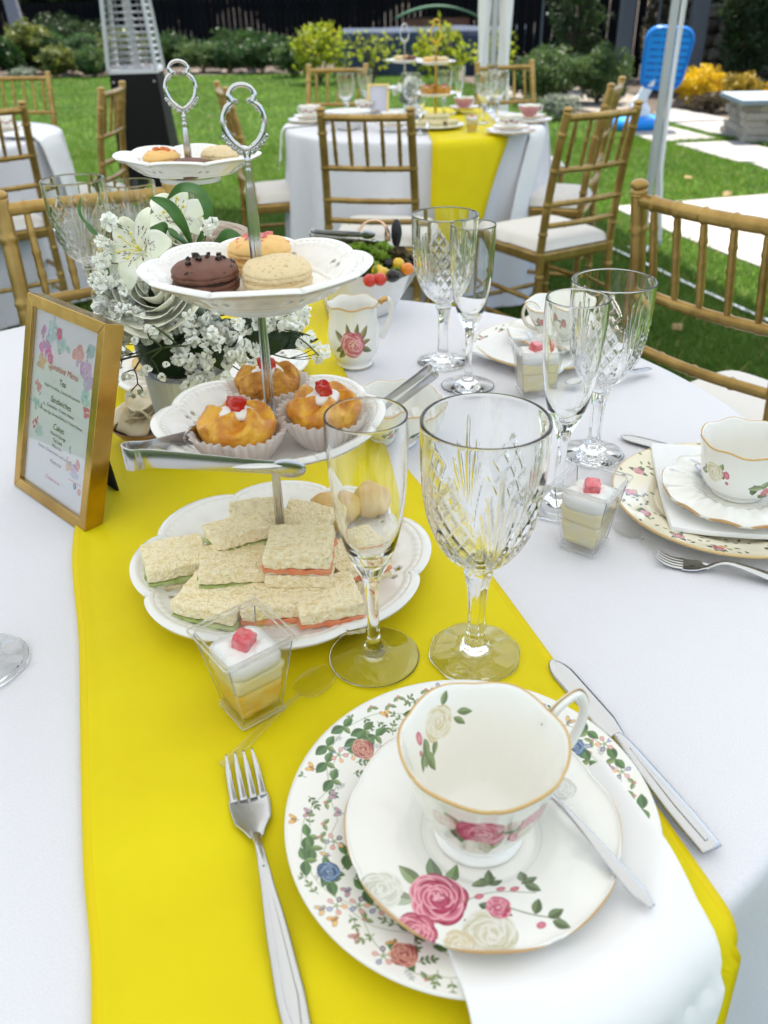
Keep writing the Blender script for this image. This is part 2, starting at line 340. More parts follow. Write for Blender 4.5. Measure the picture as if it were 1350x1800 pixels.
def saucer_print(w, style):
    c = Canvas(w, w, CHINA); H = w / 2; q = w / 768
    if style == 'rose':
        x, y = H - 135 * q, H - 235 * q
        for (dx, dy, L, a, g) in ((-40, 40, 90, 2.3, (.25, .32, .16)), (30, 60, 80, 1.2, (.2, .3, .12)), (90, 55, 80, .5, (.2, .27, .12)), (100, -10, 90, -.4, (.12, .17, .1)), (60, -50, 90, -.9, (.1, .15, .09)), (-20, -60, 90, -2, (.2, .27, .14)), (-60, 0, 100, 3.0, (.38, .43, .32)), (0, 50, 100, 1.7, (.16, .24, .12))): c.leaf(x + dx * q, y + dy * q, L * q, L * .26 * q, a, g)
        c.rose(x - 150 * q, y + 30 * q, 62 * q, (.68, .68, .60), (.50, .52, .42), (.78, .77, .72), 9)
        c.rose(x, y + 10 * q, 78 * q, PNK, DPNK, LPNK, 2, 5); c.rose(x - 60 * q, y - 85 * q, 52 * q, (.68, .16, .22), DPNK, LPNK, 4)
        c.rose(x + 120 * q, y - 95 * q, 70 * q, (.72, .70, .58), (.55, .52, .34), (.78, .77, .70), 6); c.rose(x + 40 * q, y - 118 * q, 40 * q, (.73, .66, .5), (.6, .5, .28), (.78, .75, .66), 8)
        c.rose(x + 150 * q, y - 20 * q, 34 * q, PNK, DPNK, LPNK, 7)
        c.line([(x + 60 * q, y), (x + 150 * q, y + 30 * q), (x + 250 * q, y + 20 * q)], 2 * q, (.2, .22, .1)); c.line([(x + 170 * q, y - 20 * q), (x + 230 * q, y - 40 * q), (x + 300 * q, y - 55 * q)], 2 * q, (.2, .22, .1))
        for (dx, dy, a) in ((135, 60, .5), (150, 60, 2.4), (140, 70, 1.5), (220, 55, .3), (228, 60, 1.6), (228, 50, -.6), (270, -50, .4), (280, -60, -.5), (240, -40, 1.2)): c.leaf(x + dx * q, y + dy * q, 46 * q, 16 * q, a, (.15, .2, .1))
        for (dx, dy) in ((105, 15), (165, 42), (200, 38), (250, -70)): c.ell(x + dx * q, y + dy * q, 13 * q, 9 * q, .4, (.5, .1, .15), inner=(.7, .25, .3))
        x, y = H + 190 * q, H + 170 * q
        for a in range(7): c.leaf(x, y, 80 * q, 22 * q, a * .9, (.3, .36, .2))
        c.rose(x, y, 58 * q, (.72, .70, .6), (.55, .50, .36), (.78, .77, .72), 3); c.rose(x - 40 * q, y + 70 * q, 50 * q, PNK, DPNK, LPNK, 5); c.rose(x + 55 * q, y - 60 * q, 45 * q, (.72, .72, .68), (.55, .56, .5), (.8, .8, .76), 8)
    yy, xx = np.mgrid[0:w, 0:w]; rr = np.hypot(xx - H, yy - H) / H
    ring = (np.clip(1 - np.abs(rr - .44) * 110, 0, 1) * .35)[..., None]; c.a[..., :3] = c.a[..., :3] * (1 - ring) + np.array((.45, .44, .4)) * ring
    g = np.clip((rr - .984) * 300, 0, 1)[..., None]; c.a[..., :3] = c.a[..., :3] * (1 - g) + np.array((.55, .33, .14)) * g
    return c
rd_leaf = [(.22, .20, .07), (.16, .19, .08), (.30, .26, .12)]
def cup_print(w, h, style):
    """u = angle, v = along the profile: outside 0..0.5, inside 0.5..1"""
    c = Canvas(w, h, CHINA); q = w / 1600
    def clus(u, v, s, pal, sd):
        x, y = u * w, v * h; rd = random.Random(sd)
        for j in range(9): c.leaf(x + rd.uniform(-60, 60) * s * q, y + rd.uniform(-30, 30) * s * q, 62 * s * q, 19 * s * q, rd.uniform(0, 6), rd.choice([(.17, .24, .1), (.1, .15, .07), (.28, .34, .17)]))
        if pal == 'mix':
            c.rose(x, y + 8 * s * q, 48 * s * q, (.55, .1, .16), DPNK, LPNK, sd); c.rose(x + 85 * s * q, y - 12 * s * q, 36 * s * q, (.6, .14, .2), DPNK, LPNK, sd + 1); c.rose(x - 10 * s * q, y - 55 * s * q, 34 * s * q, (.7, .68, .54), (.5, .44, .26), (.78, .77, .7), sd + 2); c.rose(x - 75 * s * q, y + 20 * s * q, 26 * s * q, (.72, .6, .54), (.5, .3, .25), (.78, .74, .68), sd + 2)
        elif pal == 'white':
            c.rose(x, y, 62 * s * q, (.74, .71, .56), (.58, .48, .24), (.80, .78, .68), sd, 5); c.ell(x + 78 * s * q, y + 6 * s * q, 16 * s * q, 26 * s * q, .3, (.55, .1, .15), inner=(.75, .3, .36)); c.ell(x + 85 * s * q, y - 48 * s * q, 10 * s * q, 13 * s * q, .3, (.5, .2, .2))
        elif pal == 'big': c.rose(x, y, 80 * s * q, (.66, .2, .24), (.42, .05, .09), (.8, .5, .5), sd, 4)
        elif pal == 'band': c.rose(x, y, 46 * s * q, (.55, .12, .15), (.3, .03, .06), (.78, .42, .42), sd)
        elif pal == 'small': c.rose(x, y, 26 * s * q, (.6, .06, .1), DPNK, (.8, .4, .4), sd)
    if style == 'rose':
        clus(.735, .31, 1.8, 'mix', 3); clus(.02, .32, 1.3, 'mix', 8); clus(.85, .34, 1.2, 'mix', 17); clus(.45, .25, 1, 'mix', 12)
        x, y = .345 * w, .64 * h
        for (dx, dy, L, a) in ((-85, -20, 60, PI), (-70, 0, 55, 2.6), (20, 50, 60, 1.0), (-30, -55, 55, -2.0), (80, 30, 90, 1.2), (85, 60, 95, 1.8), (95, 50, 80, .8), (80, 10, 90, 1.5)): c.leaf(x + dx * q, y + dy * q, L * q, L * .3 * q, a, (.2, .28, .12))
        c.rose(x, y, 66 * q, (.74, .71, .56), (.60, .50, .26), (.80, .78, .68), 5, 5); c.ell(x + 108 * q, y - 12 * q, 17 * q, 30 * q, .2, (.55, .1, .15), inner=(.75, .35, .4)); c.ell(x + 122 * q, y + 42 * q, 10 * q, 13 * q, .2, (.5, .2, .2))
    elif style == 'small': clus(.575, .30, 1.1, 'white', 4); clus(.795, .20, 1.5, 'small', 5); clus(.84, .17, .8, 'white', 6)
    elif style == 'band':
        for i in range(12): clus((i + .5) / 12, .30 + .05 * (i % 2), .9, 'band', i)
    elif style == 'mug':
        for (dx, dy, L, a) in ((-150, 10, 110, 2.4), (-150, -40, 90, 3.6), (140, 60, 110, .9), (150, -50, 100, -.4), (-60, 120, 90, 1.8), (60, 130, 90, 1.3), (150, 20, 80, .2), (-120, -90, 100, -2.4)): c.leaf(.745 * w + dx * .45 * q, .235 * h + dy * .45 * q, L * 1.5 * q, L * .32 * q, a, rd_leaf[int(L) % 3])
        clus(.745, .235, 1.5, 'big', 4)
    elif style == 'pink':
        c.a[:int(h * .46), :, :3] = (.55, .22, .22)
        for i in range(14): clus((i + .5) / 14, .27, .8, 'band', i + 20)
    g0 = int(.484 * h); g1 = int(.506 * h); c.a[g0:g1, :, :3] = (.60, .38, .13)
    return c
china = mat('porcelain', CHINA, .13, coat=.5, spec=.5)
def china_img(name, c): return mat(name, CHINA, .13, coat=.5, img=c.image(name))
m_platefront = china_img('china_garden', rim_print(1200, 'garden', 3))
m_platechintz = china_img('china_chintz', rim_print(900, 'chintz', 5))
m_platerose = china_img('china_rose', rim_print(600, 'rose', 6))
m_saucer = china_img('china_saucer_rose', saucer_print(900, 'rose')); m_saucerplain = china_img('china_saucer_plain', saucer_print(500, 'plain'))
m_cup = china_img('china_cup_rose', cup_print(1600, 900, 'rose')); m_cupsmall = china_img('china_cup_small', cup_print(1200, 700, 'small'))
m_cupband = china_img('china_cup_band', cup_print(900, 520, 'band')); m_mug = china_img('china_mug', cup_print(1200, 900, 'mug')); m_cuppink = china_img('china_cup_pink', cup_print(700, 400, 'pink'))

cloth = mat('white_cloth', (.79, .78, .815), .85, spec=.15, var=(900, (.72, .715, .75), 1, .4, .6), bump=[('weave', 500, .3, .0006), ('noise', 4.5, .35, .02), ('noise', 15, .12, .006)], sheen=.2)
napk = mat('white_napkin', (.84, .84, .84), .8, spec=.2, bump=[('weave', 900, .06, .0002), ('noise', 14, .15, .006)], sheen=.1)
yellow = mat('yellow_satin', (.79, .665, .002), .6, spec=.25, var=(7, (.71, .575, .002), 6, .3, .7), bump=[('noise', 4, .35, .015), ('noise', 22, .10, .004), ('weave', 600, .25, .0005)])
yhem = mat('yellow_hem', (.72, .56, .003), .6, spec=.2)
gold = mat('gold_chair_paint', (.43, .275, .082), .30, metal=.55, var=(14, (.29, .175, .045), 6, .38, .62), bump=[('noise', 60, .1, .002)], objrand=.08)
cush = mat('ivory_cushion', (.72, .68, .62), .8, bump=[('noise', 30, .1, .004)])
steel = mat('polished_steel', (.54, .54, .545), .2, metal=1, bump=[('noise', 30, .04, .002)])
chrome = mat('stand_silver', (.58, .58, .58), .16, metal=1, bump=[('noise', 120, .06, .002)])
goldm = mat('frame_gold', (.62, .40, .11), .2, metal=1, var=(18, (.44, .27, .07), 3), bump=[('noise', 25, .12, .003)])
glass = glassmat('clear_glass', 1.5, (.995, 1., .997)); plast = thinplastic('clear_plastic')

# ---------------------------------------------------------------- ground and far setting
dark_soil = mat('bark_mulch', (.035, .027, .02), .95, var=(14, (.11, .08, .05), 6), bump=[('noise', 20, .8, .03)])
lawnm = mat('lawn_soil', (.036, .070, .012), .95, spec=.1, var=(1.1, (.07, .125, .016), 8, .35, .65), bump=[('noise', 45, 1., .03)])
g = sheet(lambda u, v: (-60 + 120 * u, -20 + 140 * v, -.012), 2, 2); struct(obj('ground', g, dark_soil))
def lawn_edge(x): return 18.6 - .05 * (x + 2) + .25 * math.sin(x * .7) - (min(8.5, (x - 1.0) * 5.5) if x > 1.0 else 0)
xs = np.linspace(-26, 9, 180); V = []
for x in xs:
    e = max(lawn_edge(x), 6.6)
    for t in np.linspace(0, 1, 12): V.append((x, -8 + (e + 8) * t, 0))
struct(obj('lawn', (np.array(V), gridf(180, 12)), lawnm))
def blades(n, x0, x1, y0, y1, hmin, hmax, w, seed):
    r = np.random.default_rng(seed); x = r.uniform(x0, x1, n); y = y0 + (y1 - y0) * r.random(n) ** 1.5
    k = np.array([yy < max(lawn_edge(xx), 6.6) - .05 for xx, yy in zip(x, y)])
    for P in SLABQ: k &= ~inpoly(x, y, P)
    x, y = x[k], y[k]; n = len(x); h = r.uniform(hmin, hmax, n); a = r.uniform(0, 2 * PI, n); ww = w * (1 + y * .12)
    bx, by = np.cos(a) * ww, np.sin(a) * ww; lx, ly = r.normal(0, .55, n) * h, r.normal(0, .55, n) * h
    V = np.stack([np.stack([x - bx, y - by, np.zeros(n)], 1), np.stack([x + bx, y + by, np.zeros(n)], 1), np.stack([x + lx, y + ly, h], 1)], 1).reshape(-1, 3)
    t = r.random(n); pt = .5 + .5 * np.sin(x * 1.3 + np.sin(y * .9)) * np.cos(y * 1.1)
    base = np.stack([.052 + .04 * t + .026 * pt, .112 + .068 * t + .04 * pt, .012 + .012 * t], 1); dry = r.random(n) < .03; base[dry] = (.35, .30, .12)
    C = np.ones((n, 3, 4)); C[..., :3] = base[:, None, :]
    return (V, np.arange(3 * n).reshape(-1, 3)), C.reshape(-1, 4)
# paving slabs: corner points on the ground
SLABQ = [[(1072, 366), (1430, 337), (1430, 508), (1217, 426)], [(1185, 254), (1295, 249), (1440, 284), (1295, 286)], [(1108, 236), (1160, 220), (1262, 245), (1150, 251)],
         [(1185, 218), (1300, 213), (1310, 243), (1270, 240)], [(1150, 200), (1174, 189), (1290, 212), (1160, 216)], [(1318, 287.5), (1440, 284), (1440, 320), (1350, 300)]]
SLABQ = [[gr(*q) for q in s] for s in SLABQ]
def inpoly(x, y, P):
    r = np.ones(len(x), bool); k = len(P)
    A = sum(P[i].x * P[(i + 1) % k].y - P[(i + 1) % k].x * P[i].y for i in range(k))
    for i in range(k):
        a, b = P[i], P[(i + 1) % k]; r &= ((b.x - a.x) * (y - a.y) - (b.y - a.y) * (x - a.x)) * (1 if A > 0 else -1) > -.01
    return r
travertine = mat('pale_travertine', (.31, .29, .26), .8, var=(2.5, (.20, .185, .16), 8), bump=[('noise', 30, .3, .006)], objrand=.05)
pm = struct(bpy.data.objects.new('paved_path', None)); COL.objects.link(pm)
for P in SLABQ:
    c = sum(P, Vector()) / 4; V = [tuple(p - c + Vector((0, 0, .012))) for p in P] + [tuple(p - c + Vector((0, 0, -.04))) for p in P]
    A = sum(P[i].x * P[(i + 1) % 4].y - P[(i + 1) % 4].x * P[i].y for i in range(4)); Fc = [(0, 1, 2, 3), (7, 6, 5, 4)] + [(4 + i, 4 + (i + 1) % 4, (i + 1) % 4, i) for i in range(4)]
    if A < 0: Fc = [q[::-1] for q in Fc]
    obj('paving_slab', (np.array(V), Fc), travertine, pm, c, smooth=False, bevel=.004)
grassm = translucent('grass_blade', (.1, .2, .03), .45, .6)
nt = grassm.node_tree; vc = nod(nt, 'ShaderNodeVertexColor'); vc.layer_name = 'Col'
nt.links.new(vc.outputs[0], nt.nodes['Principled BSDF'].inputs['Base Color']); nt.links.new(vc.outputs[0], [q for q in nt.nodes if q.type == 'BSDF_TRANSLUCENT'][0].inputs[0])
for (n, a, b, sd_) in ((170000, (-3.2, 4.2), (2.6, 9.0), 1), (110000, (-9, 5), (8.5, 18.6), 2)):
    p, C = blades(n, a[0], a[1], b[0], b[1], .02, .05, .0022, sd_); o = obj('grass', p, grassm, smooth=False, colr=C); o['kind'] = 'stuff'; o['label'] = 'short green lawn grass blades around the tables' if sd_ == 1 else 'short green lawn grass towards the shrubs'
# ---------------------------------------------------------------- foliage
def leafmat(name, c, c2, tr=.35, sc=3.): return translucent(name, c, tr, .5, var=(sc, c2, 5))
BG = 'shrubs along the far edge of the lawn'
def bush(name, label, cat, px, pbase, wpx, ptop, mt, n=1600, ls=.035, group=None, ball_=False, air=0., seed=0, zc=None):
    if group == BG: wpx *= 1.22; n = int(n * 1.35); ptop -= 7
    if group and 'lime' in group: wpx *= 1.3; n = int(n * 1.25); ptop -= 2
    b = gr(px, pbase); dist = (b - Vector((0, 0, CAMZ))).dot(FWD); w = wpx * dist / F
    lo, hi = 0., 4.
    for _ in range(40):
        mid = (lo + hi) / 2; q = Vector((b.x, b.y + w * .3, mid)) - Vector((0, 0, CAMZ)); row = 900 + F * q.dot(DN) / q.dot(FWD)
        if row > ptop: lo = mid
        else: hi = mid
    H = lo; r = np.random.default_rng(seed + int(px)); rx, rz_ = w / 2, H / 2
    th = r.uniform(0, 2 * PI, n); ph = np.arccos(r.uniform(-1, 1, n)); rad = (r.uniform(.86, 1.0, n) if ball_ else r.uniform(.25, 1.0, n) ** .5)
    d = np.stack([np.sin(ph) * np.cos(th), np.sin(ph) * np.sin(th), np.cos(ph)], 1)
    if not ball_:
        lump = np.array([.78 + .45 * nz(v, 1.9 + air * 2, px) for v in d]); rad = rad * lump
        if air: k = np.array([nz(v * rr, 4.2, px + 3) > -.12 + air * .12 for v, rr in zip(d, rad)]); d, rad, th = d[k], rad[k], th[k]
    n = len(d); P = d * rad[:, None] * np.array((rx, rx * .9, rz_ * 1.02)) + np.array((0, 0, rz_))
    a = r.normal(size=(n, 3)); a /= np.linalg.norm(a, axis=1)[:, None]; bb = np.cross(a, r.normal(size=(n, 3))); bb /= np.linalg.norm(bb, axis=1)[:, None]
    L = ls * r.uniform(.6, 1.3, n)[:, None]
    V = np.stack([P - a * L, P + bb * L * .45, P + a * L, P - bb * L * .45], 1).reshape(-1, 3)
    t = thing(name, label, cat, (b.x, b.y + w * .3, 0), group=group)
    obj('foliage', (V, np.arange(4 * n).reshape(-1, 4)), mt, t, smooth=False)
    if not ball_:
        st = []
        for i in range(9 if air else 6):
            a = r.uniform(0, 2 * PI); tip = np.array((rx * .6 * math.cos(a), rx * .6 * math.sin(a), H * r.uniform(.6, .9))); st.append(tube(spline([(0, 0, -.02), tip * .45 + np.array((0, 0, H * .1)), tip], 6), np.linspace(.014, .004, 6), 5))
        obj('branches', J(*st), mat('bark', (.10, .07, .045), .9, bump=[('noise', 60, .5, .01)]), t)
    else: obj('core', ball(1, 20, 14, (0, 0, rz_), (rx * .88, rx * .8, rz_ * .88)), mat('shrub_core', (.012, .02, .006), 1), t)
    return t
L_dark = leafmat('leaf_dark', (.022, .055, .014), (.05, .10, .02)); L_box = leafmat('leaf_boxwood', (.03, .075, .016), (.055, .12, .025))
L_olive = leafmat('leaf_olive', (.09, .12, .03), (.19, .20, .035)); L_lime = leafmat('leaf_lime', (.19, .26, .018), (.34, .35, .022), .5); L_mid = leafmat('leaf_mid', (.06, .11, .03), (.11, .16, .045))
L_yel = leafmat('blossom_yellow', (.72, .50, .01), (.55, .36, .02), .4); L_amb = leafmat('blossom_amber', (.42, .28, .02), (.22, .17, .03), .3); L_grey = leafmat('leaf_greygreen', (.16, .20, .13), (.26, .28, .2)); L_ivy = leafmat('leaf_ivy', (.02, .042, .014), (.045, .075, .02))
bush('shrub', 'yellow tipped loose shrub behind the first clipped ball at far left', 'shrub', 48, 132, 92, 36, L_olive, 1900, .06, BG, seed=1)
bush('clipped_ball', 'larger round clipped dark green ball shrub at far left', 'shrub', 82, 130, 88, 54, L_box, 4200, .026, 'clipped ball shrubs', True, seed=2)
bush('clipped_ball', 'smaller round clipped ball shrub just left of the patio heater', 'shrub', 150, 130, 78, 57, L_box, 3600, .026, 'clipped ball shrubs', True, seed=3)
bush('shrub', 'dark leafy shrub at the left picture edge by the lawn', 'shrub', 10, 136, 62, 68, L_dark, 1400, .05, BG, seed=4)
bush('shrub', 'olive leaved low shrub in front of the larger clipped ball', 'shrub', 100, 137, 78, 84, L_olive, 1500, .05, BG, seed=5)
bush('shrub', 'olive leaved low shrub in front of the smaller clipped ball', 'shrub', 162, 137, 66, 84, L_mid, 1300, .05, BG, seed=6)
bush('flower_plant', 'low pale white flowering plant at the lawn edge far left', 'plant', 38, 140, 62, 116, L_grey, 800, .04, seed=7)
bush('shrub', 'yellow green leaf tuft showing through the heater grille', 'shrub', 215, 132, 90, 44, L_olive, 1200, .05, BG, seed=8)
bush('shrub', 'dense dark olive hedge shrub right of the patio heater', 'shrub', 352, 128, 90, 75, L_mid, 2000, .04, BG, seed=9)
bush('shrub', 'dense dark shrub seen above the rear silver handle', 'shrub', 400, 128, 80, 80, L_dark, 1800, .04, BG, seed=10)
bush('shrub', 'wide dark green shrub left of the lime green tree', 'shrub', 458, 130, 92, 68, L_dark, 2000, .045, BG, seed=11)
bush('shrub', 'small dark shrub touching the lime green tree', 'shrub', 515, 137, 70, 72, L_mid, 1400, .045, BG, seed=12)
bush('small_tree', 'bright lime green small tree left of the grey covered box', 'tree', 562, 150, 96, 30, L_lime, 1500, .055, 'lime green small trees', air=1, seed=13)
bush('small_tree', 'thin airy lime green tree in front of the grey cover, left half', 'tree', 655, 150, 100, 40, L_lime, 300, .055, 'lime green small trees', air=1.2, seed=14)
bush('small_tree', 'broad lime green tree in front of the toy house roof', 'tree', 775, 152, 105, 30, L_lime, 900, .055, 'lime green small trees', air=1, seed=15)
bush('small_tree', 'lime green tree half hidden behind the white tent leg', 'tree', 872, 152, 80, 48, L_lime, 600, .055, 'lime green small trees', air=1, seed=16)
bush('shrub', 'mid green rounded hedge shrub right of the tent leg', 'shrub', 965, 188, 118, 78, L_mid, 2600, .032, BG, seed=17)
bush('shrub', 'mid green hedge shrub behind the blue toy hoop', 'shrub', 1058, 186, 112, 82, L_mid, 2600, .032, BG, seed=18)
bush('shrub', 'low grey green border plant right of the second table', 'plant', 985, 214, 88, 160, L_grey, 1100, .025, 'low border plants', seed=19)
bush('shrub', 'low green border plant behind the right rear chair', 'plant', 935, 206, 50, 166, L_mid, 700, .025, 'low border plants', seed=20)
bush('yellow_shrub', 'bright yellow flowering shrub right beside the blue hoop board', 'shrub', 1230, 192, 116, 108, L_yel, 4200, .022, 'yellow flowering shrubs', seed=21)
bush('yellow_shrub', 'duller amber flowering shrub above the stone wall', 'shrub', 1308, 194, 82, 120, L_amb, 2200, .024, 'yellow flowering shrubs', seed=22)
bush('yellow_shrub', 'bright yellow shrub cut by the right picture edge', 'shrub', 1372, 190, 66, 134, L_yel, 1300, .024, 'yellow flowering shrubs', seed=23)
bush('conifer', 'tall dark green conifer at the upper right corner', 'tree', 1318, 172, 150, -120, L_ivy, 6500, .035, seed=24)
bush('shrub', 'brownish low shrub under the yellow flowering shrubs', 'shrub', 1262, 200, 100, 158, leafmat('leaf_brown', (.07, .05, .03), (.11, .09, .04)), 900, .03, seed=25)
bush('shrub', 'tall dark shrub mass against the fence left of the lime green tree', 'shrub', 430, 118, 150, 52, L_dark, 3000, .05, BG, seed=41)
bush('shrub', 'dark shrub mass against the fence behind the patio heater', 'shrub', 285, 118, 110, 60, L_dark, 2400, .05, BG, seed=42)
bush('shrub', 'dark leafy shrub behind the clipped balls at far left', 'shrub', 120, 116, 170, 22, L_ivy, 3200, .05, BG, seed=43)
bush('shrub', 'leafy green hedge filling the gap left of the right dark climber', 'shrub', 930, 178, 80, 96, L_dark, 1800, .032, BG, seed=44)
# dark fence, one board at a time
fencem = mat('black_stained_board', (.0035, .0035, .004), .85, spec=.15, bump=[('noise', 9, .3, .01)], objrand=.35)
def board_fence(name, label, a, b, h, bw):
    a, b = Vector(a), Vector(b); L = (b - a).length; n = int(L / bw); ang = math.atan2(b.y - a.y, b.x - a.x)
    t = thing(name, label, 'fence', a, ang); me = mesh('board', box(bw - .012, .022, h, (0, 0, h / 2)), fencem, False)
    for i in range(n): obj('board', me, None, t, (bw * (i + .5), .004 * (i % 2), 0))
    rl = mesh('rail', box(L, .04, .08), fencem, False); obj('rail', rl, None, t, (L / 2, .04, .25)); obj('rail', rl, None, t, (L / 2, .04, h - .15))
board_fence('board_fence', 'black stained board fence behind the shrubs', (-14, 24.5, 0), (6, 22.0, 0), 1.3, .14)
board_fence('board_fence', 'black stained board fence behind the green hedge on the right', (2.3, 16.2, 0), (11, 13.6, 0), 2.6, .15)
def vpost(name, label, px, pbase, w, h, m_, cat='post', group=None, tilt=0):
    b = gr(px, pbase); p = J(box(w, w, h, (0, 0, h / 2)), box(w * 1.25, w * 1.25, .03, (0, 0, h + .012)))
    t = thing(name, label, cat, b, group=group, rot=(0, tilt, 0)); obj('shaft', box(w, w, h, (0, 0, h / 2)), m_, t, smooth=False, bevel=.006); obj('cap', box(w * 1.3, w * 1.3, .04, (0, 0, h + .02)), m_, t, smooth=False, bevel=.006)
greyp = mat('weathered_grey_paint', (.07, .075, .082), .7, var=(8, (.08, .085, .09), 4))
for (x, w, lb) in ((944, .035, 'thin grey post behind the green hedge, left one'), (1086, .22, 'broad grey post behind the hedge, left of the blue hoop'), (1140, .035, 'thin grey post just left of the blue hoop board'), (1208, .24, 'broad grey post behind the blue hoop board')): vpost('fence_post', lb, x, 168, w * .8, 3, greyp, group='grey posts before the dark fence', tilt=.0)
bush('climbing_plant', 'dark climbing plant with pale blossoms left of the broad grey post', 'plant', 1010, 162, 120, -90, L_ivy, 4200, .04, 'climbers on the dark fence', air=.6, seed=31)
bush('climbing_plant', 'dark climbing plant between the two broad grey posts', 'plant', 1150, 162, 70, -90, leafmat('leaf_ivy_brown', (.05, .045, .025), (.10, .09, .045)), 3000, .04, 'climbers on the dark fence', air=.6, seed=32)
# stone wall behind at upper right: stones one by one
rubble = mat('dark_rubble', (.10, .085, .06), .9, var=(7, (.20, .17, .12), 6), bump=[('noise', 12, .8, .02)], objrand=.4)
t = thing('rubble_wall', 'dark rough stone wall behind the yellow shrubs', 'wall', gr(1180, 172) + Vector((.0, .9, 0)), -.22)
obj('core', box(3.4, .25, 2.0, (1.7, .25, 1.0)), mat('wall_core', (.03, .027, .022), 1), t, smooth=False)
sm = [rough(ball(1, 10, 6, sc=(1, .8, 1)), .35, 1.7, s_) for s_ in (1, 5, 9)]; sme = [mesh('stone', q, rubble, False) for q in sm]; rd = random.Random(4)
for j in range(11):
    x = 0
    while x < 3.3:
        w = rd.uniform(.16, .34); o = obj('stone', sme[rd.randrange(3)], None, t, (x + w / 2, .10 + rd.uniform(-.02, .02), .09 + j * .18), (0, rd.uniform(-.1, .1), 0)); o.scale = (w * .54, .10, .095); x += w
# dark trees beyond the fence
for i, (x, y, rx, h, mm) in enumerate(((-13, 28, 4.2, 4.5, L_dark), (-7, 27.2, 3.8, 4.2, L_ivy), (-1.5, 27, 3.6, 4.2, L_dark), (4, 26.5, 3.8, 4.2, L_ivy), (10, 24, 3.2, 6, L_dark), (15, 20, 3.5, 6, L_ivy))):
    t = thing('tree', ('dark evergreen tree beyond the fence at far left', 'dark leafy tree beyond the fence behind the patio heater', 'dark leafy tree beyond the fence behind the lime green tree', 'dark leafy tree beyond the fence behind the toy house', 'dark tree beyond the fence behind the blue hoop', 'dark tree beyond the stone wall at far right')[i], 'tree', (x, y, 0), group='dark trees beyond the fence')
    r = np.random.default_rng(i + 60); n = 12000; d = r.normal(size=(n, 3)); d /= np.linalg.norm(d, axis=1)[:, None]; rad = np.array([.8 + .35 * nz(v, 2.5, i) for v in d]) * r.uniform(.4, 1, n) ** .4
    P = d * rad[:, None] * np.array((rx, rx * .8, h / 2)) + np.array((0, 0, h * .52)); a = r.normal(size=(n, 3)); a /= np.linalg.norm(a, axis=1)[:, None]; b = np.cross(a, r.normal(size=(n, 3))); b /= np.linalg.norm(b, axis=1)[:, None]; L = r.uniform(.09, .2, n)[:, None]
    obj('crown', (np.stack([P - a * L, P + b * L * .5, P + a * L, P - b * L * .5], 1).reshape(-1, 3), np.arange(4 * n).reshape(-1, 4)), mm, t, smooth=False)
    obj('trunk', tube([(0, 0, 0), (.05, 0, h * .3), (0, 0, h * .7)], [.25, .2, .08], 10), mat('bark', (.1, .07, .045)), t)
for (px, pb, r0, lb, m_) in ((50, 118, .16, 'smooth grey tree trunk behind the shrubs at far left', mat('grey_bark', (.24, .23, .24), .9, bump=[('noise', 20, .6, .02)])), (372, 104, .24, 'thick reddish brown tree trunk behind the hedge', mat('red_bark', (.10, .045, .03), .95, bump=[('noise', 16, .8, .03)]))):
    b = gr(px, pb); t = thing('old_tree', lb, 'tree', b); obj('trunk', tube(spline([(0, 0, -.05), (-.06, 0, 1), (-.12, 0, 2.2), (-.1, .1, 4)], 16), np.linspace(r0 * 1.15, r0 * .75, 16), 14), m_, t)
    obj('limb', tube(spline([(-.1, .05, 3.0), (.5, .1, 3.8), (1.2, 0, 4.6)], 8), np.linspace(r0 * .5, r0 * .2, 8), 8), m_, t)
# grey covered box, toy house
b0, b1 = gr(592, 137), gr(945, 130); tp = mat('grey_tarp', (.055, .068, .090), .9, spec=.1, bump=[('noise', 3, .6, .05), ('noise', 14, .3, .02)])
cxx = (b0 + b1) / 2; Lx = (b1 - b0).length
def tarp(u, v):
    x = (u - .5) * Lx; prof = [(-.75, .0), (-.7, .62), (-.66, .70), (.6, .74), (.68, .66), (.75, 0)]; k = v * 5; i = min(int(k), 4); f = k - i; y = prof[i][0] * (1 - f) + prof[i + 1][0] * f; z = prof[i][1] * (1 - f) + prof[i + 1][1] * f
    e = abs(u - .5) * 2; z *= 1 - max(0, e - .97) * 12; fold = .05 * math.sin(x * 7 + 2 * math.sin(z * 4)) * (1 - z); return (x, y - fold, max(z + .03 * nz((x, y, 0), 1.3), 0))
t = thing('covered_box', 'low box under a wrinkled blue grey cover behind the lime trees', 'cover', cxx + Vector((0, .9, 0)), math.atan2(b1.y - b0.y, b1.x - b0.x)); obj('tarpaulin', sheet(tarp, 90, 26), tp, t)
hb = gr(772, 118); t = thing('toy_house', 'brown playhouse with a curved green roof beyond the grey cover', 'playhouse', hb + Vector((0, 1.0, 0)), -.05)
obj('wall', J(box(1.35, 1.0, .86, (0, 0, .43))), mat('brown_plastic', (.20, .085, .035), .6, var=(4, (.14, .06, .03))), t, smooth=False, bevel=.03)
obj('roof', sheet(lambda u, v: ((u - .5) * 1.75, (v - .5) * 1.25, .86 + .22 * math.sin(u * PI) ** .8), 40, 8), mat('green_plastic', (.05, .15, .06), .5), t, solid=.04)
obj('window', box(.34, .03, .26, (.1, -.51, .5)), mat('dark_opening', (.01, .01, .01), .4), t, smooth=False, bevel=.01)
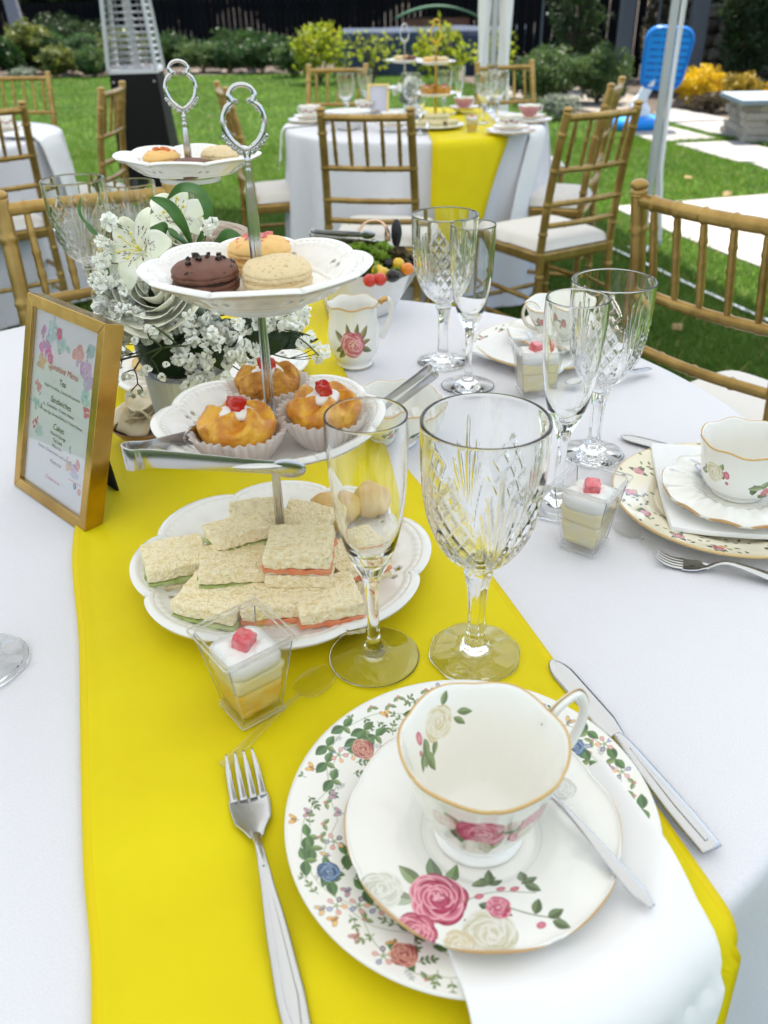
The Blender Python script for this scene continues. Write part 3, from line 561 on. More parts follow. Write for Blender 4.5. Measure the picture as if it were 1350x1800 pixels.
# low beige path and border stones
bp = mat('beige_gravel', (.28, .245, .20), .95, var=(9, (.20, .17, .13), 8), bump=[('noise', 70, .8, .02)])
pth = [gr(*q) for q in ((880, 172), (1100, 205), (1120, 168), (880, 140))]; struct(obj('gravel_path', (np.array([tuple(p + Vector((0, 0, .006))) for p in pth]), [(0, 1, 2, 3)]), bp))
bs = mesh('border_stone', rough(ball(1, 10, 7, sc=(1, .6, .4)), .25, 1.5, 3), mat('border_stone', (.28, .22, .17), .9, bump=[('noise', 20, .5, .01)], objrand=.2), False)
for i, px in enumerate((118, 142, 168, 322, 345, 395, 420, 445, 480)):
    b = gr(px, 134 if px < 200 else 129); o = obj('border_stone', bs, None, None, b + Vector((0, -.1, .03)), (0, 0, i)); o.scale = (.10, .10, .09)
    tag(o, ('small beige edging stone at the lawn border left of the heater' if px < 200 else 'small beige edging stone at the lawn border right of the heater'), 'stone', 'edging stones left of the heater' if px < 200 else 'edging stones right of the heater')
# low stone wall with slate cap
stn = mat('ledge_stone', (.46, .40, .32), .85, var=(9, (.32, .28, .22), 6), bump=[('noise', 24, .8, .012)], objrand=.3)
pb = gr(1304, 252); t = thing('stone_wall', 'low stacked beige stone wall with grey slate cap at right edge', 'wall', pb, -.10)
obj('core', box(1.6, .62, .33, (.84, .36, .165)), mat('mortar', (.24, .21, .17), 1), t, smooth=False)
st = [mesh('stone', rough(box(1, 1, 1), .18, 2.1, s_), stn, False) for s_ in (1, 2, 3, 4)]; rd = random.Random(8)
for j in range(5):
    hh = .066; x = .0
    while x < 1.55:
        w = rd.uniform(.10, .3); o = obj('stone', st[rd.randrange(4)], None, t, (x + w / 2, .035 + rd.uniform(-.012, .012), .033 + j * hh), (0, rd.uniform(-.03, .03), 0), bevel=.06); o.scale = (w * .98, .07, hh * .95); x += w
    y = .05
    while y < .62:
        w = rd.uniform(.12, .26); o = obj('stone', st[rd.randrange(4)], None, t, (.03 + rd.uniform(-.012, .012), y + w / 2, .033 + j * hh), bevel=.06); o.scale = (.07, w * .98, hh * .95); y += w
obj('cap', box(1.8, .8, .045, (.82, .35, .352)), mat('slate', (.22, .27, .29), .6, bump=[('noise', 12, .4, .01)]), t, smooth=False, bevel=.008)
# basketball toy hoop
hb = gr(1128, 232); t = thing('toy_hoop', 'toy basketball stand with blue board, white pole and blue base', 'basketball hoop', hb + Vector((0, .2, 0)), 0)
bl = mat('blue_plastic', (.0, .26, .72), .35, spec=.5); wp = mat('white_plastic', (.8, .8, .8), .35)
dz = .0
def rrect(w, h, r, n=6, k=.12):
    P = []
    for (sx, sy, a0) in ((1, 1, 0), (-1, 1, 90), (-1, -1, 180), (1, -1, 270)):
        for i in range(n + 1): a = math.radians(a0 + 90 * i / n); P.append((sx * (w / 2 - r) + r * math.cos(a), sy * (h / 2 - r) + r * math.sin(a)))
    return P
P = rrect(.50, .58, .13); n = len(P)
V = [(x * (1 - .10 * (y < 0)), -.015, y) for x, y in P] + [(x * (1 - .10 * (y < 0)), .015, y) for x, y in P]
bd = obj('backboard', (np.array(V), [tuple(range(n))[::-1], tuple(range(n, 2 * n))] + [(i, (i + 1) % n, n + (i + 1) % n, n + i) for i in range(n)]), bl, t, (.19, -.05, .66), (.10, .05, 0), smooth=False, bevel=.006)
obj('rim_frame', tube([(x * .93 * (1 - .10 * (y < 0)), -.02, y * .93) for x, y in P], .014, 8, close=True), mat('blue_plastic_dark', (0, .18, .6), .35), bd)
sl_ = mesh('slot', box(.085, .012, .016), mat('blue_shadow_slot', (.0, .09, .36), .5), False)
for i in range(8):
    for sx in (-.14, -.035, .07, .155): obj('slot', sl_, None, bd, (sx + (.0 if i % 2 else .01), -.014, -.23 + i * .062))
obj('pole', tube(spline([(0, 0, .1), (.01, 0, .25), (.05, 0, .38), (.18, .02, .55)], 16), .055, 12), wp, t)
obj('brace', tube([(-.02, 0, .12), (-.08, .02, .22), (.03, .02, .36)], .03, 10), wp, t)
obj('base', ball(1, 24, 10, (0, 0, .05), (.30, .22, .10)), bl, t); obj('collar', lathe([(.10, .1), (.11, .2), (.07, .26)], 20), wp, t)
# ---------------------------------------------------------------- patio heater
hc = gr(241, 352) + Vector((.0, .0, 0)); hp = at(241, 127, .07)
hx, hy = hp.x, hp.y
t = thing('patio_heater', 'black pyramid patio heater with silver wire grille', 'patio heater', (hx, hy, 0), .06)
blk = mat('black_powder_coat', (.004, .004, .0045), .6, spec=.25, bump=[('noise', 200, .08, .001)]); alu = mat('brushed_aluminium', (.50, .51, .53), .4, metal=.45)
zb = T + .07; w0, w1 = .215, .168; W2 = .085; ZT = 2.05
def frus(a, b, z0, z1): return np.array([(s * a, q * a, z0) for s, q in ((-1, -1), (1, -1), (1, 1), (-1, 1))] + [(s * b, q * b, z1) for s, q in ((-1, -1), (1, -1), (1, 1), (-1, 1))]), [(0, 1, 5, 4), (1, 2, 6, 5), (2, 3, 7, 6), (3, 0, 4, 7), (4, 5, 6, 7), (3, 2, 1, 0)]
obj('body', frus(w0, w1, .02, zb), blk, t, smooth=False, bevel=.006)
obj('shelf', frus(w1 + .004, w1 + .0, zb, zb + .03), alu, t, smooth=False, bevel=.003)
for k in range(4):
    a = k * PI / 2 + PI / 4; r0, r1 = w1 * 1.414, W2 * 1.414
    obj('corner_bar', tube([(r0 * math.cos(a), r0 * math.sin(a), zb + .02), (r1 * math.cos(a), r1 * math.sin(a), ZT)], .015, 4, flat=(1, 1)), alu, t, smooth=False)
obj('gas_tube', lathe([(.03, zb + .03), (.03, ZT)], 24), alu, t)
wires = mesh('wire', tube([(-1, 0, 0), (1, 0, 0)], .0055, 5), alu)
for k in range(4):
    g = obj('grille', J(*[tube([(x * (w1 - .03), -w1 + .012, zb + .03), (x * (W2 - .02), -W2 + .012, ZT)], .003, 5) for x in (-.45, 0, .45)]), alu, t, rot=(0, 0, k * PI / 2))
    for i in range(28):
        z = zb + .04 + i * .042; f = (z - zb) / (ZT - zb); hw = w1 + (W2 - w1) * f; q = obj('wire', wires, None, g, (0, -hw + .006, z)); q.scale = (hw - .02, 1, 1)
obj('top_cap', frus(W2 + .05, .03, ZT, ZT + .10), blk, t, smooth=False, bevel=.005); obj('handle_bolt', ball(.008, 8, 6, (w1 * .86, -w1 - .012, zb - .05)), alu, t); obj('handle_bolt', ball(.008, 8, 6, (-w1 * .86, -w1 - .012, zb - .05)), alu, t); obj('handle_bolt', ball(.008, 8, 6, (w1 * .98, -w0 + .042, zb - .36)), alu, t); obj('handle_bolt', ball(.008, 8, 6, (-w1 * .98, -w0 + .042, zb - .36)), alu, t)
# ---------------------------------------------------------------- tent
tent = mat('tent_fabric_leg', (.80, .80, .80), .75, bump=[('noise', 8, .2, .01)]); canm = translucent('tent_canopy_fabric', (.80, .80, .80), .32, .8)
f1 = gr(1126, 440); f2 = gr(868, 340) ; f2 = Vector((.845, 6.6, 0))
def tleg(o, label, ang, wf, wide):
    t = thing('tent_pole', label, 'tent leg', o, ang, group='legs of the white party tent')
    obj('pole', box(.036, .036, 2.45, (0, 0, 1.225)), alu, t, smooth=False, bevel=.004); obj('foot_plate', box(.12, .12, .008, (0, 0, .006)), alu, t, smooth=False)
    obj('inner_tube', box(.024, .024, 1.3, (.0, -.022, 1.9)), alu, t, smooth=False, bevel=.003); obj('clamp', box(.062, .07, .05, (0, -.004, 1.27)), mat('white_plastic'), t, smooth=False, bevel=.006)
    if wide:
        for s in (-1, 1): obj('curtain', sheet(lambda u, v: (s * (.028 + .085 * u + .006 * math.sin(v * 22 + u * 4)), -.02 + .02 * math.sin(u * 5 + v * 3), .15 + 2.25 * v), 14, 60), tent, t, solid=.003)
    else:
        obj('curtain', sheet(lambda u, v: (.022 + (.026 + .05 * abs(v - .55) ** 1.2 * (1 if v > .5 else .5)) * u + .07 * max(0, .17 - v) * 4 , -.012 + .012 * math.sin(u * 5 + v * 9), .03 + 2.37 * v), 12, 60), tent, t, solid=.003)
    return t
tleg(f1, 'silver tent pole with a narrow white strip right of the dining chairs', .0, .04, False)
tleg(f2, 'white curtained tent leg standing behind the second table', .05, .09, True)
cv = [(-6.0, -4.0), (3.75, -4.0), (1.85, 7.0), (-6.0, 7.8)]
t = thing('tent_canopy', 'white tent canopy over the tables', 'tent', (0, 0, 2.5))
def can(u, v):
    x0 = cv[0][0]; x1 = cv[1][0] + (cv[2][0] - cv[1][0]) * v; x = x0 + (x1 - x0) * u; y0 = -4; y1 = 7.8 + (7.0 - 7.8) * u; y = y0 + (y1 - y0) * v
    return (x, y, .9 * (1 - max(abs(u - .5), abs(v - .5)) * 2))
obj('roof', sheet(can, 30, 30), canm, t, smooth=False)
g0, g1 = gr(1050, 425, .012), gr(1380, 576, .012)
tag(obj('strap', tube(spline([g0, g0 * .7 + g1 * .3 + Vector((0, .02, 0)), g0 * .35 + g1 * .65 + Vector((0, -.015, 0)), g1], 30), .013, 8, flat=(1, .25)), mat('white_webbing', (.72, .74, .76), .8, bump=[('noise', 80, .5, .004)])), 'white webbing strap lying on the shaded grass behind the right chair', 'strap')
lf = translucent('dry_leaf', (.50, .36, .18), .4)
for i, (px, py, lb) in enumerate(((1210, 311, 'pale dry leaf lying on the sunny grass between paving slabs'), (1222, 545, 'pale dry leaf on the dark grass below the right chair rail'), (1190, 575, 'second dry leaf on the dark grass left of the chair post'), (1278, 340, 'small dry leaf near the large paving slab edge'), (945, 268, 'small dry leaf on grass right of the second table'))):
    tag(obj('dry_leaf', sheet(lambda u, v: ((u - .5) * .06, (v - .5) * .05 * math.sin(PI * (u * .9 + .05)), .012 * math.cos(v * 5)), 8, 6), lf, None, gr(px, py, .03), (0, .2, i)), lb, 'leaf', 'dry leaves on the lawn')
# ---------------------------------------------------------------- chairs
def bamboo(a, b, r, nodes, bow=(0, 0, 0), n=10, taper=None, res=None):
    a, b = np.array(a, float), np.array(b, float); L = np.linalg.norm(b - a); m_ = res or max(12, int(L / .006)); t = np.linspace(0, 1, m_)
    pts = a + (b - a) * t[:, None] + np.array(bow) * np.sin(PI * t)[:, None]; rad = np.full(m_, r) if taper is None else r * np.interp(t, taper[0], taper[1])
    for q in nodes: d = np.abs(t - q) * L; rad = rad + r * .22 * np.exp(-(d / .0045) ** 2) - r * .05 * np.exp(-((d - .009) / .004) ** 2)
    return tube(pts, rad, n)
def make_chair():
    t = thing('chiavari_chair', 'x', 'chair', group='gold bamboo style banquet chairs with ivory cushions')
    BW, FW, D_ = .185, .20, .20
    for s in (-1, 1):
        p0, p1, p2 = np.array((s * .19, -D_ - .02, 0)), np.array((s * .185, -D_, .45)), np.array((s * .172, -D_ - .075, .925))
        post = J(bamboo(p0, p1, .0165, (.25, .55, .8), n=12), bamboo(p1, p2, .0165, (.14, .36, .60, .85), (0, .012, 0), n=12), ball(.0185, 14, 8, p2 + np.array((0, 0, .006)), (1, 1, .55)), lathe([(.0155, 0), (.014, .006), (.0155, .01)], 12) if False else ball(.017, 10, 6, p2 + np.array((0, .001, -.012)), (1, 1, .3)))
        obj('back_post', post, gold, t)
        obj('front_leg', bamboo((s * .185, D_ - .02, 0), (s * .185, D_ - .02, .43), .0165, (.2, .45, .7), n=12), gold, t)
    def pz(z): f = (z - .45) / .475; return -D_ - .075 * f + .012 * math.sin(PI * f), .185 - .013 * f
    for k, z in enumerate((.905, .735, .62, .545)):
        y, x = pz(z); obj('back_rail', bamboo((-x, y, z), (x, y, z), .0125 if k == 0 else .0105, np.linspace(.13, .87, 5) if k < 2 else (.25, .5, .75), (0, -.018, 0)), gold, t)
    ya, xa = pz(.905); yb, xb = pz(.735)
    for i in range(5):
        f = -1 + 2 * (.13 + .74 * i / 4); c = .018 * math.sin(PI * (f + 1) / 2)
        obj('spindle', bamboo((xb * f * .97, yb - c, .735), (xa * f, ya - c, .905), .0079, (.28, .52, .75), n=8, taper=((0, .12, .5, .88, 1), (.55, 1, 1.05, .9, .5))), gold, t)
    P = [(s * w, y) for s, w, y in ((-1, BW + .012, -D_ - .005), (1, BW + .012, -D_ - .005), (1, FW + .005, D_), (-1, FW + .005, D_))]
    V = [(x, y, z) for z in (.405, .45) for x, y in P]; obj('seat_frame', (np.array(V), [(3, 2, 1, 0), (4, 5, 6, 7), (0, 1, 5, 4), (1, 2, 6, 5), (2, 3, 7, 6), (3, 0, 4, 7)]), gold, t, smooth=False, bevel=.012)
    def cu(u, v):
        x, y = (u - .5) * 2, (v - .5) * 2; e = max(abs(x), abs(y)); th = (1 - abs(x) ** 6) * (1 - abs(y) ** 6); return (x * (.19 if y < 0 else .20) * (1 + .0 * e), y * .20, .452 + .045 * max(th, 0) ** .45)
    obj('cushion', sheet(cu, 24, 24), cush, t)
    for (a, b, z) in (((-.185, D_ - .02), (.185, D_ - .02), .20), ((-.187, D_ - .02), (-.19, -D_ - .01), .16), ((.187, D_ - .02), (.19, -D_ - .01), .16), ((-.187, D_ - .02), (-.19, -D_ - .01), .27), ((.187, D_ - .02), (.19, -D_ - .01), .27), ((-.188, -D_ - .01), (.188, -D_ - .01), .22)):
        obj('stretcher', bamboo((*a, z), (*b, z), .0095, (.3, .7), n=8), gold, t)
    return t
CHAIR = make_chair(); used = [0]
def chair(label, bl, br, sc=1.0, zt=.17, wid=None):
    """bl, br: photo pixels of the ends of the top rail, left and right as the sitter's back is seen from behind or front"""
    a, b = at(*bl, zt), at(*br, zt); mid = (a + b) / 2; face = Vector((-(b - a).y, (b - a).x)).normalized(); face = Vector((face.x, face.y, 0)) * used[1]
    rz = math.atan2(-face.x, face.y); s = sc; org = mid + face * .275 * s; org.z = 0
    if used[0] == 0: o = CHAIR; o.location = org; o.rotation_euler = (0, 0, rz); o['label'] = label; used[0] = 1
    else: o = dup(CHAIR, label, org, rz)
    o.scale = (wid or s, s, (T + zt) / .925); return o
used.append(1)
chair('gold bamboo style chair seen from behind, in front of the second table', (558, 196), (727, 196), .92)
chair('gold chair turned sideways in front of the second table, right of its yellow runner', (1003, 196), (1118, 184), .92)
chair('large gold chair at the right picture edge, pushed towards the near table', (1120, 330), (1405, 384), .93, .20, .90)
used[1] = -1
chair('large gold chair behind the picture frame on the left, facing the near table', (0, 350), (296, 320), .95, .19)
used[1] = 1
def chair_at(label, x, y, deg, sc=.95):
    o = dup(CHAIR, label, (x, y, 0), math.radians(deg)); o.scale = (sc, sc, 1.0); return o
chair_at('gold chair at the far left edge in front of the left table', -1.66, 3.72, 35)     # G
chair_at('gold chair beyond the left table, seen behind its white napkin', -2.02, 5.0, 172)                             # F
chair_at('gold chair seen edge on between the left table and the patio heater', -1.47, 4.30, 88)                        # E
chair_at('gold chair seen edge on behind the front silver stand handle', -.43, 4.22, -74)           # H
chair_at('gold chair beyond the second table at its left, behind the little gold frame', -.24, 5.02, 172)               # I
chair_at('gold chair beyond the second table at its right, by the white tent leg', .80, 4.92, 196)                       # J
chair_at('gold chair right of the second table, behind the sideways one', .78, 3.98, 68)                                 # K
# ---------------------------------------------------------------- tables and cloths
wood = mat('plywood', (.35, .24, .13), .6, var=(6, (.28, .18, .09)))
def table(label, clabel, c, R, nf, seed, amp=.05):
    t = thing('round_table', label, 'table', (c[0], c[1], 0), 0, 'round banquet tables'); obj('tabletop', lathe([(.001, T - .03), (R - .012, T - .03), (R - .012, T - .004), (.001, T - .004)], 64), wood, t, smooth=False)
    for k in range(4): a = k * PI / 2 + .6; obj('leg', tube([(R * .62 * math.cos(a), R * .62 * math.sin(a), 0), (R * .58 * math.cos(a), R * .58 * math.sin(a), T - .03)], .014, 10), mat('steel_leg', (.2, .2, .2), .4, metal=1), t)
    rd = random.Random(seed); ph = [rd.uniform(0, 6) for _ in range(4)]; n = 360
    def fun(r, z, th, i):
        d = T - z[0]; w = np.sin(nf * th + ph[0] + .8 * np.sin(2 * th + ph[1])) + .5 * np.sin((nf * 1.7 // 1) * th + ph[2]); g = np.clip(d / .5, 0, 1) ** .8
        return r + (amp * w + .022) * g * (r > R - .02), z - .0
    pr_ = [(.0005, T)] + [(R * k / 10, T) for k in range(1, 10)] + [(R - .010, T), (R - .004, T - .0015), (R, T - .006), (R + .002, T - .014)] + [(R + .003, T - z) for z in np.linspace(.03, T - .02, 24)]
    o = obj('tablecloth', lathe(pr_, n, fun), cloth, None, (c[0], c[1], 0)); tag(o, clabel, 'tablecloth', 'white tablecloths'); return t
C1, R1 = Vector((-.220, .909, 0)), .738; C2, R2 = Vector((.19, 4.23, 0)), .605; C3, R3 = Vector((-2.08, 4.12, 0)), .62
table('round table under a white cloth in the foreground, laden with tea things', 'white cloth on the near round table under the yellow runner', C1, R1, 11, 3, .03)
table('second round table with yellow runner, beyond the near one', 'white cloth hanging to the grass on the second table', C2, R2, 12, 5, .022)
table('round table cut off at the left picture edge', 'white cloth of the table cut off at the left edge', C3, R3, 12, 7, .022)
AMP = {}
def drape_z(x, y, C, R, h0=.003, off=.010):
    """maps a flat point to cloth-hugging point on a round table"""
    dx, dy = x - C.x, y - C.y; r = math.hypot(dx, dy); e = r - R + .006
    if e <= 0: return (x, y, T + h0)
    rr = .016
    if e < rr * PI / 2: a = e / rr; ro = R - .006 + (rr + h0) * math.sin(a); z = T + h0 * math.cos(a) - rr * (1 - math.cos(a))
    else: z = T - rr - (e - rr * PI / 2); ro = R - .006 + rr + h0 + (.030 + 1.5 * (.03 if R > .7 else .022)) * min(1, (T - z) / .5) ** .8
    return (C.x + dx / r * ro, C.y + dy / r * ro, z)
def runner(label, L, Rr, C, R, n=260, nv=60, group='yellow table runners'):
    L, Rr = spline([tuple(q) for q in L], n), spline([tuple(q) for q in Rr], n); V = []
    for i in range(n):
        for j in range(nv):
            v = j / (nv - 1); v = v; p = L[i] * (1 - v) + Rr[i] * v; h = .0032 + (.0012 if j in (0, 1, nv - 2, nv - 1) else 0) + .0007 * nz((p[0], p[1], 0), 9) + .0011 * abs(nz((p[0] * 1.0, p[1] * .35, 0), 14, 3)) + .0009 * math.exp(-((p[1] - .47 - .12 * p[0]) / .006) ** 2)
            q = drape_z(p[0], p[1], C, R, h); V.append(q)
    F_ = gridf(n, nv, flip=True); fm = [1 if (k % (nv - 1)) in (0, nv - 2) else 0 for k in range(len(F_))]
    o = obj('table_runner', (np.array(V), F_), None, solid=.0008, ms=[yellow, yhem], fm=fm); tag(o, label, 'table runner', group); return o
xy = lambda px, py: Vector(at(px, py)[:2])
lft = [(-.50, 1.75), (-.455, 1.50), (-.425, 1.288), (-.385, 1.05), (-.347, .776), (-.283, .58), (-.216, .366), (-.177, .252), (-.12, .02), (-.07, -.2)]
rgt = [(-.14, 1.85), (-.095, 1.50), (-.058, 1.228), (.013, .955), (.075, .775), (.143, .56), (.214, .313), (.232, .25), (.285, .08), (.34, -.1)]
runner('bright yellow satin runner crossing the near table', lft, rgt, C1, R1)
runner('bright yellow satin runner hanging over the front of the second table', [(.22, 5.2), (.225, 4.3), (.23, 3.7), (.235, 3.3), (.24, 2.95)], [(.56, 5.2), (.56, 4.3), (.555, 3.75), (.55, 3.35), (.53, 3.0)], C2, R2, 120, 12)
def cloth_strip(label, c0, c1, w0, w1, C, R, hf=None, n=40, nv=24, name='napkin', group='white cloth napkins', thick=.003, layers=1):
    c0, c1 = Vector(c0), Vector(c1); d = (c1 - c0).normalized(); s = Vector((-d.y, d.x)); V = []
    for i in range(n):
        u = i / (n - 1); c = c0.lerp(c1, u); w = w0 + (w1 - w0) * u
        for j in range(nv):
            v = j / (nv - 1) - .5; p = c + s * w * v; h = .004 + thick + (hf(p.x, p.y) if hf else 0) + .0016 * nz((p.x, p.y, 0), 14) + .001 * nz((p.x, p.y, 1), 40); q = drape_z(p.x, p.y, C, R, h); V.append(q)
    o = obj(name, (np.array(V), gridf(n, nv)), napk, solid=thick, bevel=.0008); tag(o, label, 'napkin', group); return o
# ---------------------------------------------------------------- tableware builders
def plate_mesh(R, m_, h=.02, lobes=0, la=.0, flat=.62, n=160, emb=None, uvs=1.0, th=.0035):
    top = [(.0005, .005), (R * .3, .005), (R * flat * .92, .005), (R * flat, .0062), (R * (flat + .08), .0105), (R * (flat + .2), .0145), (R * .93, h - .002), (R * .985, h), (R, h - .0012)]
    P = spline([(a, b, 0) for a, b in top], 46); P = [(max(a, .0005), b) for a, b, _ in P]
    bot = [(R * .99, h - .004), (R * .8, .0095), (R * flat, .0015), (R * flat * .96, 0), (R * flat * .9, 0), (R * flat * .88, .0015), (.0005, .0015)]; prof = P + bot
    def fun(r, z, th_, i):
        f = np.clip((r / R - .35) / .65, 0, 1) ** 1.5; q = 1 - la * f * (1 - np.abs(np.cos(lobes * th_ / 2)) ** .5 * 1.0) if lobes else 1
        zz = z.copy()
        if emb is not None and i < len(P): zz = zz + emb(r / R, th_)
        if lobes: zz = zz + h * .10 * f * np.cos(lobes * th_)
        return r * q, zz
    V, Fc = lathe(prof, n, fun); uv = V[:, :2] / (2 * R * uvs) + .5
    return mesh('plate', (V, Fc), m_, True, uv=uv)
def cup_mesh(prof, m_, n=120, lobes=6, la=.02, th=.0022, wav=.0015):
    P = spline([(a, b, 0) for a, b in prof], 34)[:, :2]; H = P[-1][1]; rim = P[-1]
    out = [tuple(p) for p in P]; inn = [(max(p[0] - th - .003 * max(0, .2 - p[1] / H) * 5, .0004), max(p[1], .006)) for p in P[::-1] if p[1] > .0135] + [(max(np.interp(.0135, P[:, 1], P[:, 0]) - .006, .002), .0105), (.014, .0088), (.006, .0084)]
    prof2 = [(.0004, .0015), (prof[0][0] - .003, .0015)] + out + [(rim[0] - th * .5, rim[1] + th * .4)] + inn + [(.0004, .0083)]
    K = len(prof2); ko = 2 + len(out); A_ = np.array(prof2); cl = np.concatenate([[0], np.cumsum(np.linalg.norm(np.diff(A_, axis=0), axis=1))]); c0_, cm_ = cl[2], cl[ko]
    vv = [.5 * max(0, (c - c0_) / (cm_ - c0_)) if i < ko else min(1, .5 + .5 * (c - cm_) / (cm_ - c0_)) for i, c in enumerate(cl)]
    def fun(r, z, t_, i):
        f = np.clip(z / H, 0, 1) ** 1.4; return r * (1 + la * f * (np.abs(np.cos(lobes * t_ / 2)) ** .6 - .6)), z + wav * f * np.cos(lobes * t_)
    V, Fc = lathe(prof2, n + 1, lambda r, z, t_, i: fun(r, z, np.linspace(0, 2 * PI, n + 1), i))
    th_ = np.linspace(0, 2 * PI, n + 1); rows = []
    for i, (r, z) in enumerate(prof2):
        rr, zz = fun(np.full(n + 1, float(r)), np.full(n + 1, float(z)), th_, i); rows.append(np.stack([rr * np.cos(th_), rr * np.sin(th_), zz], 1))
    V = np.vstack(rows); uv = np.array([(t_ / (2 * PI), v) for v in vv for t_ in th_]); return mesh('cup_body', (V, gridf(K, n + 1, flip=True)), m_, True, uv=uv)
CUPP = [(.030, 0), (.0305, .003), (.027, .007), (.030, .012), (.037, .026), (.0435, .046), (.0485, .066), (.0535, .085)]
CUPS = [(.028, 0), (.029, .003), (.027, .006), (.038, .012), (.0435, .028), (.0465, .048), (.050, .066)]
goldr = mat('gilt_edge', (.55, .34, .11), .25, metal=.8)
def handle(pts, r, m_, parent, ang, flat=(.6, 1), gilt=True):
    P = spline(pts, 40); h = obj('handle', tube(P, r, 12, flat=flat, up=(0, 1, 0)), m_, parent, rot=(0, 0, ang))
    if gilt: obj('gilt_line', tube(P + np.array((0, 0, 0)) + (P - P.mean(0)) / (np.linalg.norm(P - P.mean(0), axis=1)[:, None]) * r * .98, .0006, 6), goldr, h)
    return h
def teacup(label, loc, hang, body, m_, H, group='white floral teacups', tea=None):
    t = thing('teacup', label, 'teacup', loc, 0, group); obj('body', body, None, t)
    k = H / .08; hs = [(.043 * k, 0, .032 * k), (.058 * k, 0, .026 * k), (.078 * k, 0, .040 * k), (.086 * k, 0, .064 * k), (.078 * k, 0, .084 * k), (.062 * k, 0, .082 * k), (.051 * k, 0, .070 * k)]
    handle(hs, .0042 * k, china, t, hang, flat=(1.0, .55) if False else (.8, .8)); return t
def goblet_mesh(H=.232, rf=.040, rr=.0495, cut=True, n=160):
    zb = .098                                                  # where the bowl starts
    outp = [(rf, .0), (rf, .0018), (rf * .8, .004), (rf * .45, .008), (.0115, .013), (.0085, .022), (.0075, .045), (.0085, .07), (.0115, .088), (.0125, .092), (.0115, .096), (.0145, .100), (.0285, .112), (.0405, .134), (.0465, .160), (.0490, .190), (rr, H - .004)]
    O = spline([(a, b, 0) for a, b in outp], 220 if n > 200 else 120)[:, :2]; inn = [(rr - .0028, H - .0036), (.0463, .190), (.0435, .160), (.0372, .136), (.025, .116), (.012, .107), (.0004, .103)]
    I = spline([(a, b, 0) for a, b in inn], 30)[:, :2]; prof = [(.0004, .0012), (rf * .55, .0008), (rf * .97, 0)] + [tuple(p) for p in O] + [(rr - .0014 + .0014 * math.cos(q), H - .0024 + .0014 * math.sin(q)) for q in np.linspace(.1, PI - .1, 9)] + [(max(a, .0004), b) for a, b in I]; K = len(O)
    def fun(r, z, th, i):
        if i < 3 or i >= 3 + K: return r, z
        zz = z[0]
        if zz > .012 and zz < .096: return r * (1 + .10 * np.abs(np.cos(th * 4)) - .06), z
        if zz <= .012: return r * (1 + (.018 * np.cos(8 * th)) * (r > .02)), z + .0007 * np.abs(np.cos(4 * th)) * (r < rf * .9)
        if not cut: return r, z
        d = np.zeros_like(th); k = 4; a = (th * k / (2 * PI)) % 1 - .5              # four panels: diamonds and leaf fans
        u = (zz - .102) / .085
        if u < 1.25:
            g = np.abs(((a * 5 + u * 4.2) % 1) - .5); h = np.abs(((a * 5 - u * 4.2) % 1) - .5); dia = np.clip(.17 - np.minimum(g, h), 0, 1) / .17
            m1 = np.clip((1 - np.abs(a) * 3.8 - max(0, u - .72) * 2.2), 0, 1) > .02; d += np.where(m1, dia * .0019, 0)
            aa = np.abs(a); fan = np.zeros_like(th)
            for q, (ln, tilt) in enumerate(((1.25, .0), (1.12, .11), (.92, .20), (.7, .27))):
                c = .5 - tilt * u; w = .030 * math.sin(PI * min(1, u / ln)) if u < ln else 0
                if w > 0: fan = np.maximum(fan, np.clip(1 - np.abs(aa - c) / w, 0, 1))
            d = np.maximum(np.where(m1, d, 0), fan * .0022)
        if 1.1 < u < 1.5: pass
        return r - d, z
    V, Fc = lathe(prof, n, fun); return mesh('goblet_glass', (V, Fc), glass)
def flute_mesh(H=.238, rf=.0395, rr=.0315, n=64):
    outp = [(rf, .0), (rf, .0015), (rf * .75, .0035), (.014, .008), (.0075, .015), (.0055, .03), (.0052, .06), (.007, .082), (.0105, .094), (.016, .106), (.0235, .13), (.0285, .16), (.0305, .19), (.0318, .215), (rr, H - .002)]
    inn = [(rr - .0014, H - .002), (.0300, .215), (.0285, .19), (.0265, .16), (.0212, .131), (.0125, .112), (.006, .106), (.0004, .104)]
    O = spline([(a, b, 0) for a, b in outp], 60)[:, :2]; I = spline([(a, b, 0) for a, b in inn], 30)[:, :2]
    return mesh('flute_glass', lathe([(.0004, .001), (rf * .6, .0006), (rf * .97, 0)] + [tuple(p) for p in O] + [(rr - .0007 + .0007 * math.cos(q), H - .0008 + .0007 * math.sin(q)) for q in np.linspace(.1, PI - .1, 7)] + [(max(a, .0004), b) for a, b in I], n), glass)
GOB, FLU, GOBS = goblet_mesh(n=256), flute_mesh(), goblet_mesh(n=64)
def glassware(me, nm, label, loc, rz=0, sc=1., cat='wine glass', group='cut crystal goblets'):
    o = obj(nm, me, None, None, loc, (0, 0, rz)); o.scale = (sc,) * 3; return tag(o, label, cat, group)
TOP = .0015
def on(px, py, h=0.): p = at(px, py, h); return Vector((p.x, p.y, T + h))
def gob(label, px, py, rz=0, sc=1., h=TOP): return glassware(GOB, 'crystal_goblet', label, on(px, py, h), rz, sc)
def flu(label, px, py, sc=1., h=TOP): return glassware(FLU, 'champagne_flute', label, on(px, py, h), 0, sc, 'champagne flute', 'plain champagne flutes')
RUN = .0052
gob('largest cut crystal goblet in front, behind the rose teacup', 834, 1148, .15, 1.0, RUN)
flu('plain flute in front of the cake stand, left of the big goblet', 658, 1154, 1.0, RUN)
gob('cut crystal goblet between the right flute and the right dining chair', 1041, 797, .5, .97); flu('plain flute behind the right pudding cup', 978, 884, 1.02)
gob('cut crystal goblet on the far side, right of the salad bowl', 778, 636, .9, 1.0); flu('plain flute on the far side next to the salad bowl goblet', 822, 678, 1.0)
